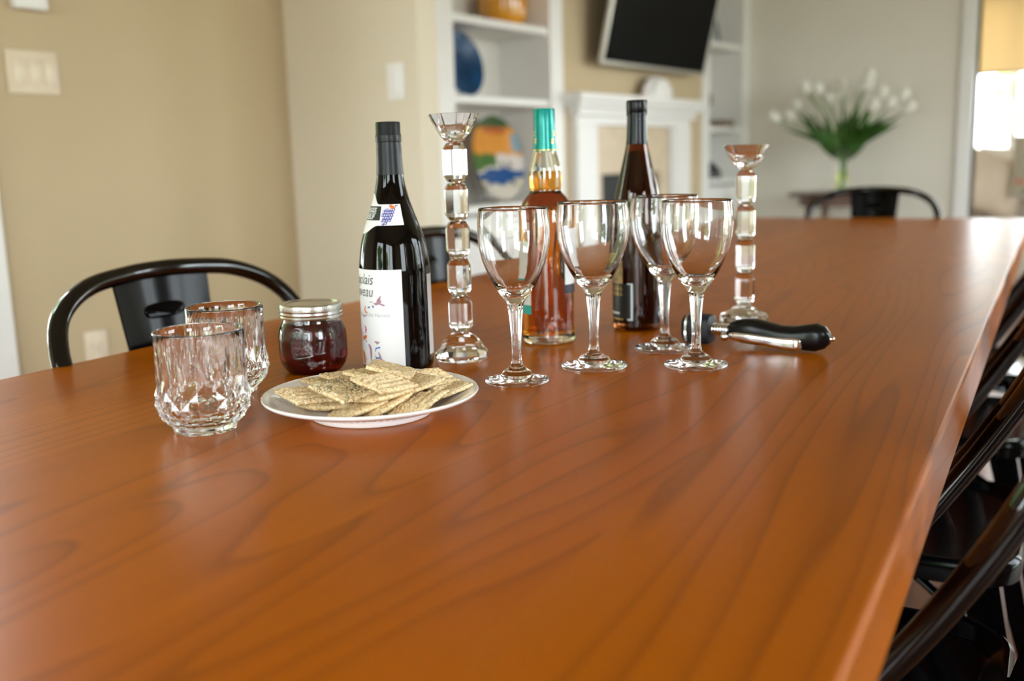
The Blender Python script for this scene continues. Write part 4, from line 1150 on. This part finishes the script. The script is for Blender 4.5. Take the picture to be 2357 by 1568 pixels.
def cracker_mesh(seed, ridged, mat):
    rn = random.Random(seed); n = 22; s = .0215; V, F = [], []
    def edge(u, k): return 1 + .018 * math.sin(9 * u + seed + k) + .012 * math.sin(23 * u + 2 * k)
    for side in (1, -1):
        for i in range(n + 1):
            for j in range(n + 1):
                u, v = 2 * i / n - 1, 2 * j / n - 1
                x_, y_ = s * u * edge(v, 1), s * v * edge(u, 2)
                m_ = max(abs(u), abs(v)); fall = 1.0 if m_ < .80 else max(.45, 1 - ((m_ - .80) / .20)**1.6)
                h = .0031 * fall
                rd = (.0012 if ridged else .0004) * math.sin(v * PI * 8.5) + .00018 * math.sin(u * PI * 14 + v * 3)
                h += (rd + rn.uniform(-.0004, .0004)) * fall
                bow = .0009 * (u * u - .4) * math.sin(seed)
                V.append((x_, y_, side * h + bow))
    m2 = (n + 1)**2
    for i in range(n):
        for j in range(n):
            a = i * (n + 1) + j
            F.append((a, a + n + 1, a + n + 2, a + 1)); F.append((m2 + a, m2 + a + 1, m2 + a + n + 2, m2 + a + n + 1))
    rimv = [(i, 0) for i in range(n)] + [(n, j) for j in range(n)] + [(n - i, n) for i in range(n)] + [(0, n - j) for j in range(n)]
    ids = [i * (n + 1) + j for i, j in rimv]
    for k in range(len(ids)):
        a, b = ids[k], ids[(k + 1) % len(ids)]; F.append((m2 + a, m2 + b, b, a))
    return mesh('wheat_cracker', V, F, mat, 50)
cmesh = [cracker_mesh(1, False, crk_m), cracker_mesh(2, True, crk_m), cracker_mesh(3, False, herb_m), cracker_mesh(5, True, crk_m)]
G = 'woven wheat crackers on the plate'
CR = [(-.6186, .7179, .0225, 7.8, 7.1, 71.8, 3, 'square wheat cracker at the pile edge nearest the crystal tumblers'), (-.6009, .7248, .0130, -6.1, 6.0, 65.0, 0, 'edge-on wheat cracker wedged beneath the one nearest the tumblers'), (-.6385, .7788, .0215, 1.5, 5.1, 74.8, 0, 'wheat cracker corner poking out behind the herb-flecked one toward the jam jar'),
      (-.5715, .7140, .0331, 14.8, .4, 86.6, 2, 'square cracker covered in dark herb flecks near the top of the pile'),
      (-.6134, .7796, .0290, 1.3, 3.3, 74.6, 0, 'wheat cracker half hidden between the herb-flecked one and the jam jar'), (-.5713, .7645, .0380, 2.6, 3.3, 80.4, 0, 'wheat cracker lying just beneath the topmost ridged one'),
      (-.5253, .7169, .0430, 8.4, 2.6, 77.0, 1, 'topmost square cracker with deep parallel ridges'),
      (-.5479, .7610, .0450, 15.1, 2.6, 117.2, 0, 'wheat cracker tilted at the back of the pile below the wine bottle label'), (-.5412, .7368, .0255, -10.9, -6.1, 62.5, 0, 'narrow edge of a wheat cracker directly under the ridged topmost one'), (-.5297, .7699, .0310, -1.2, -7.2, 73.7, 0, 'wheat cracker tucked between the topmost ridged one and the wine glass'),
      (-.5305, .8112, .0262, 15.4, 3.2, 74.7, 3, 'ridged wheat cracker leaning out of the pile toward the candle holder base'), (-.5329, .8158, .0150, .3, 3.5, 82.7, 0, 'wheat cracker lying on the plate under the one leaning toward the candle holder'), (-.5586, .7201, .0150, -10.1, -9.0, 66.5, 0, 'browned wheat cracker lying over the plate front beside the edge-on one'),
      (-.5403, .7362, .0165, -12.9, -19.5, 66.5, 0, 'browned golden-edged wheat cracker overlapping its twin on the plate front'), (-.5112, .7504, .0190, -11.9, -11.0, 92.5, 3, 'large flat wheat cracker on the plate front toward the wine glasses'), (-.5157, .8012, .0190, -5.2, -10.8, 63.9, 0, 'wheat cracker corner reaching the plate rim nearest the wine glass'),
      (-.5800, .7700, .0175, 2, -3, 40, 0, 'wheat cracker buried in the middle of the pile'), (-.5650, .7850, .0245, -3, 4, 70, 0, 'wheat cracker buried in the middle of the pile')]
for x_, y_, z_, ex, ey, ez, k, lab in CR:
    o = link('wheat_cracker', cmesh[k]); tag(o, lab, 'cracker', G)
    o.matrix_world = Matrix.Translation(T(x_, y_, z_)) @ Matrix.Rotation(A, 4, 'Z') @ Euler((R_(ex), R_(ey), R_(ez)), 'XYZ').to_matrix().to_4x4()

# ---- corkscrew
K0, K1 = Vector((-.412, 1.222)), Vector((-.226, 1.212))
cdir = (K1 - K0); clen = cdir.length; crot = math.atan2(cdir.y, cdir.x)
cs = place('corkscrew', 'black handled corkscrew with chrome lever lying on the table', 'corkscrew', K0.x, K0.y, None, crot)
def loft(rows, n=20, e=2.4):
    """rows: (x, yc, zc, ry, rz) superelliptic sections along x"""
    V, F = [], []
    for x_, yc_, zc_, ry, rz_ in rows:
        for k in range(n):
            a = 2 * PI * k / n; c_, s_ = math.cos(a), math.sin(a)
            V.append((x_, yc_ + ry * math.copysign(abs(c_)**(2 / e), c_), zc_ + rz_ * math.copysign(abs(s_)**(2 / e), s_)))
    for i in range(len(rows) - 1):
        for k in range(n): F.append((i * n + k, i * n + (k + 1) % n, (i + 1) * n + (k + 1) % n, (i + 1) * n + k))
    F.append(tuple(reversed(range(n)))); F.append(tuple(range((len(rows) - 1) * n, len(rows) * n)))
    return V, F
obj('collar', loft([(0, 0, .0195, .0145, .0150), (.002, 0, .0195, .0170, .0175), (.006, 0, .0195, .0178, .0188), (.032, 0, .0195, .0178, .0188), (.036, 0, .0195, .0170, .0175), (.038, 0, .0195, .0120, .012)], 28, 3.2), rubber_m, cs, 45)
obj('collar_ring', loft([(.0055, 0, .0195, .0182, .0192), (.0085, 0, .0195, .0182, .0192)], 28, 3.2), steel_m, cs, 30)
hel = [(.036 + .030 * k / 96, .0062 * math.cos(k * 2 * PI / 12), .020 + .0062 * math.sin(k * 2 * PI / 12)) for k in range(97)]
obj('worm', tube(hel, .0019, 7), chrome_m, cs, 60)
obj('shaft', tube([(.034, 0, .020), (.068, 0, .020)], .0036, 10), steel_m, cs, 60)
body = [(.058, 0, .0195, .006, .0065), (.062, 0, .0200, .0100, .0110), (.075, 0, .0205, .0135, .0150), (.090, 0, .0205, .0150, .0165), (.108, 0, .0185, .0155, .0150), (.125, 0, .0168, .0155, .0130), (.142, 0, .0165, .0158, .0135), (.156, 0, .0172, .0160, .0158), (.168, 0, .0180, .0155, .0170), (.178, 0, .0180, .0120, .0135), (.184, 0, .0175, .0060, .0070), (.1855, 0, .0172, .002, .002)]
# smooth the section list
def smooth_rows(rows, per=4):
    out = []
    for i in range(len(rows) - 1):
        for k in range(per):
            s = k / per; out.append(tuple(a + (b - a) * s for a, b in zip(rows[i], rows[i + 1])))
    out.append(rows[-1]); return out
obj('handle', loft(body, 24, 2.6), blackpl_m, cs, 60)
obj('grip_inset', loft([(.094, 0, .0265, .003, .002), (.099, 0, .0275, .0085, .0072), (.112, 0, .0262, .0105, .0060), (.124, 0, .0240, .0085, .0050), (.132, 0, .0235, .003, .002)], 20, 2.2), scr, cs, 60)
obj('lever', loft([(.064, -.0135, .0150, .0022, .0038), (.070, -.0150, .0150, .0030, .0056), (.090, -.0162, .0142, .0032, .0058), (.112, -.0168, .0122, .0034, .0062), (.130, -.0172, .0106, .0036, .0074), (.145, -.0172, .0102, .0036, .0082), (.153, -.0168, .0106, .0030, .0070), (.155, -.0160, .0106, .0012, .0040)], 18, 2.6), chrome_m, cs, 60)
bm = bmesh.new(); bmesh.ops.create_uvsphere(bm, u_segments=16, v_segments=10, radius=.0058)
for v in bm.verts: v.co += Vector((.0575, -.0135, .0135))
bm.verts.index_update(); obj('pivot_ball', ([tuple(v.co) for v in bm.verts], [tuple(v.index for v in f.verts) for f in bm.faces]), chrome_m, cs, 180); bm.free()
obj('end_stud', loft([(.1840, 0, .0172, .0035, .0035), (.1880, 0, .0172, .0032, .0032), (.1895, 0, .0172, .0015, .0015)], 12, 2), chrome_m, cs, 60)
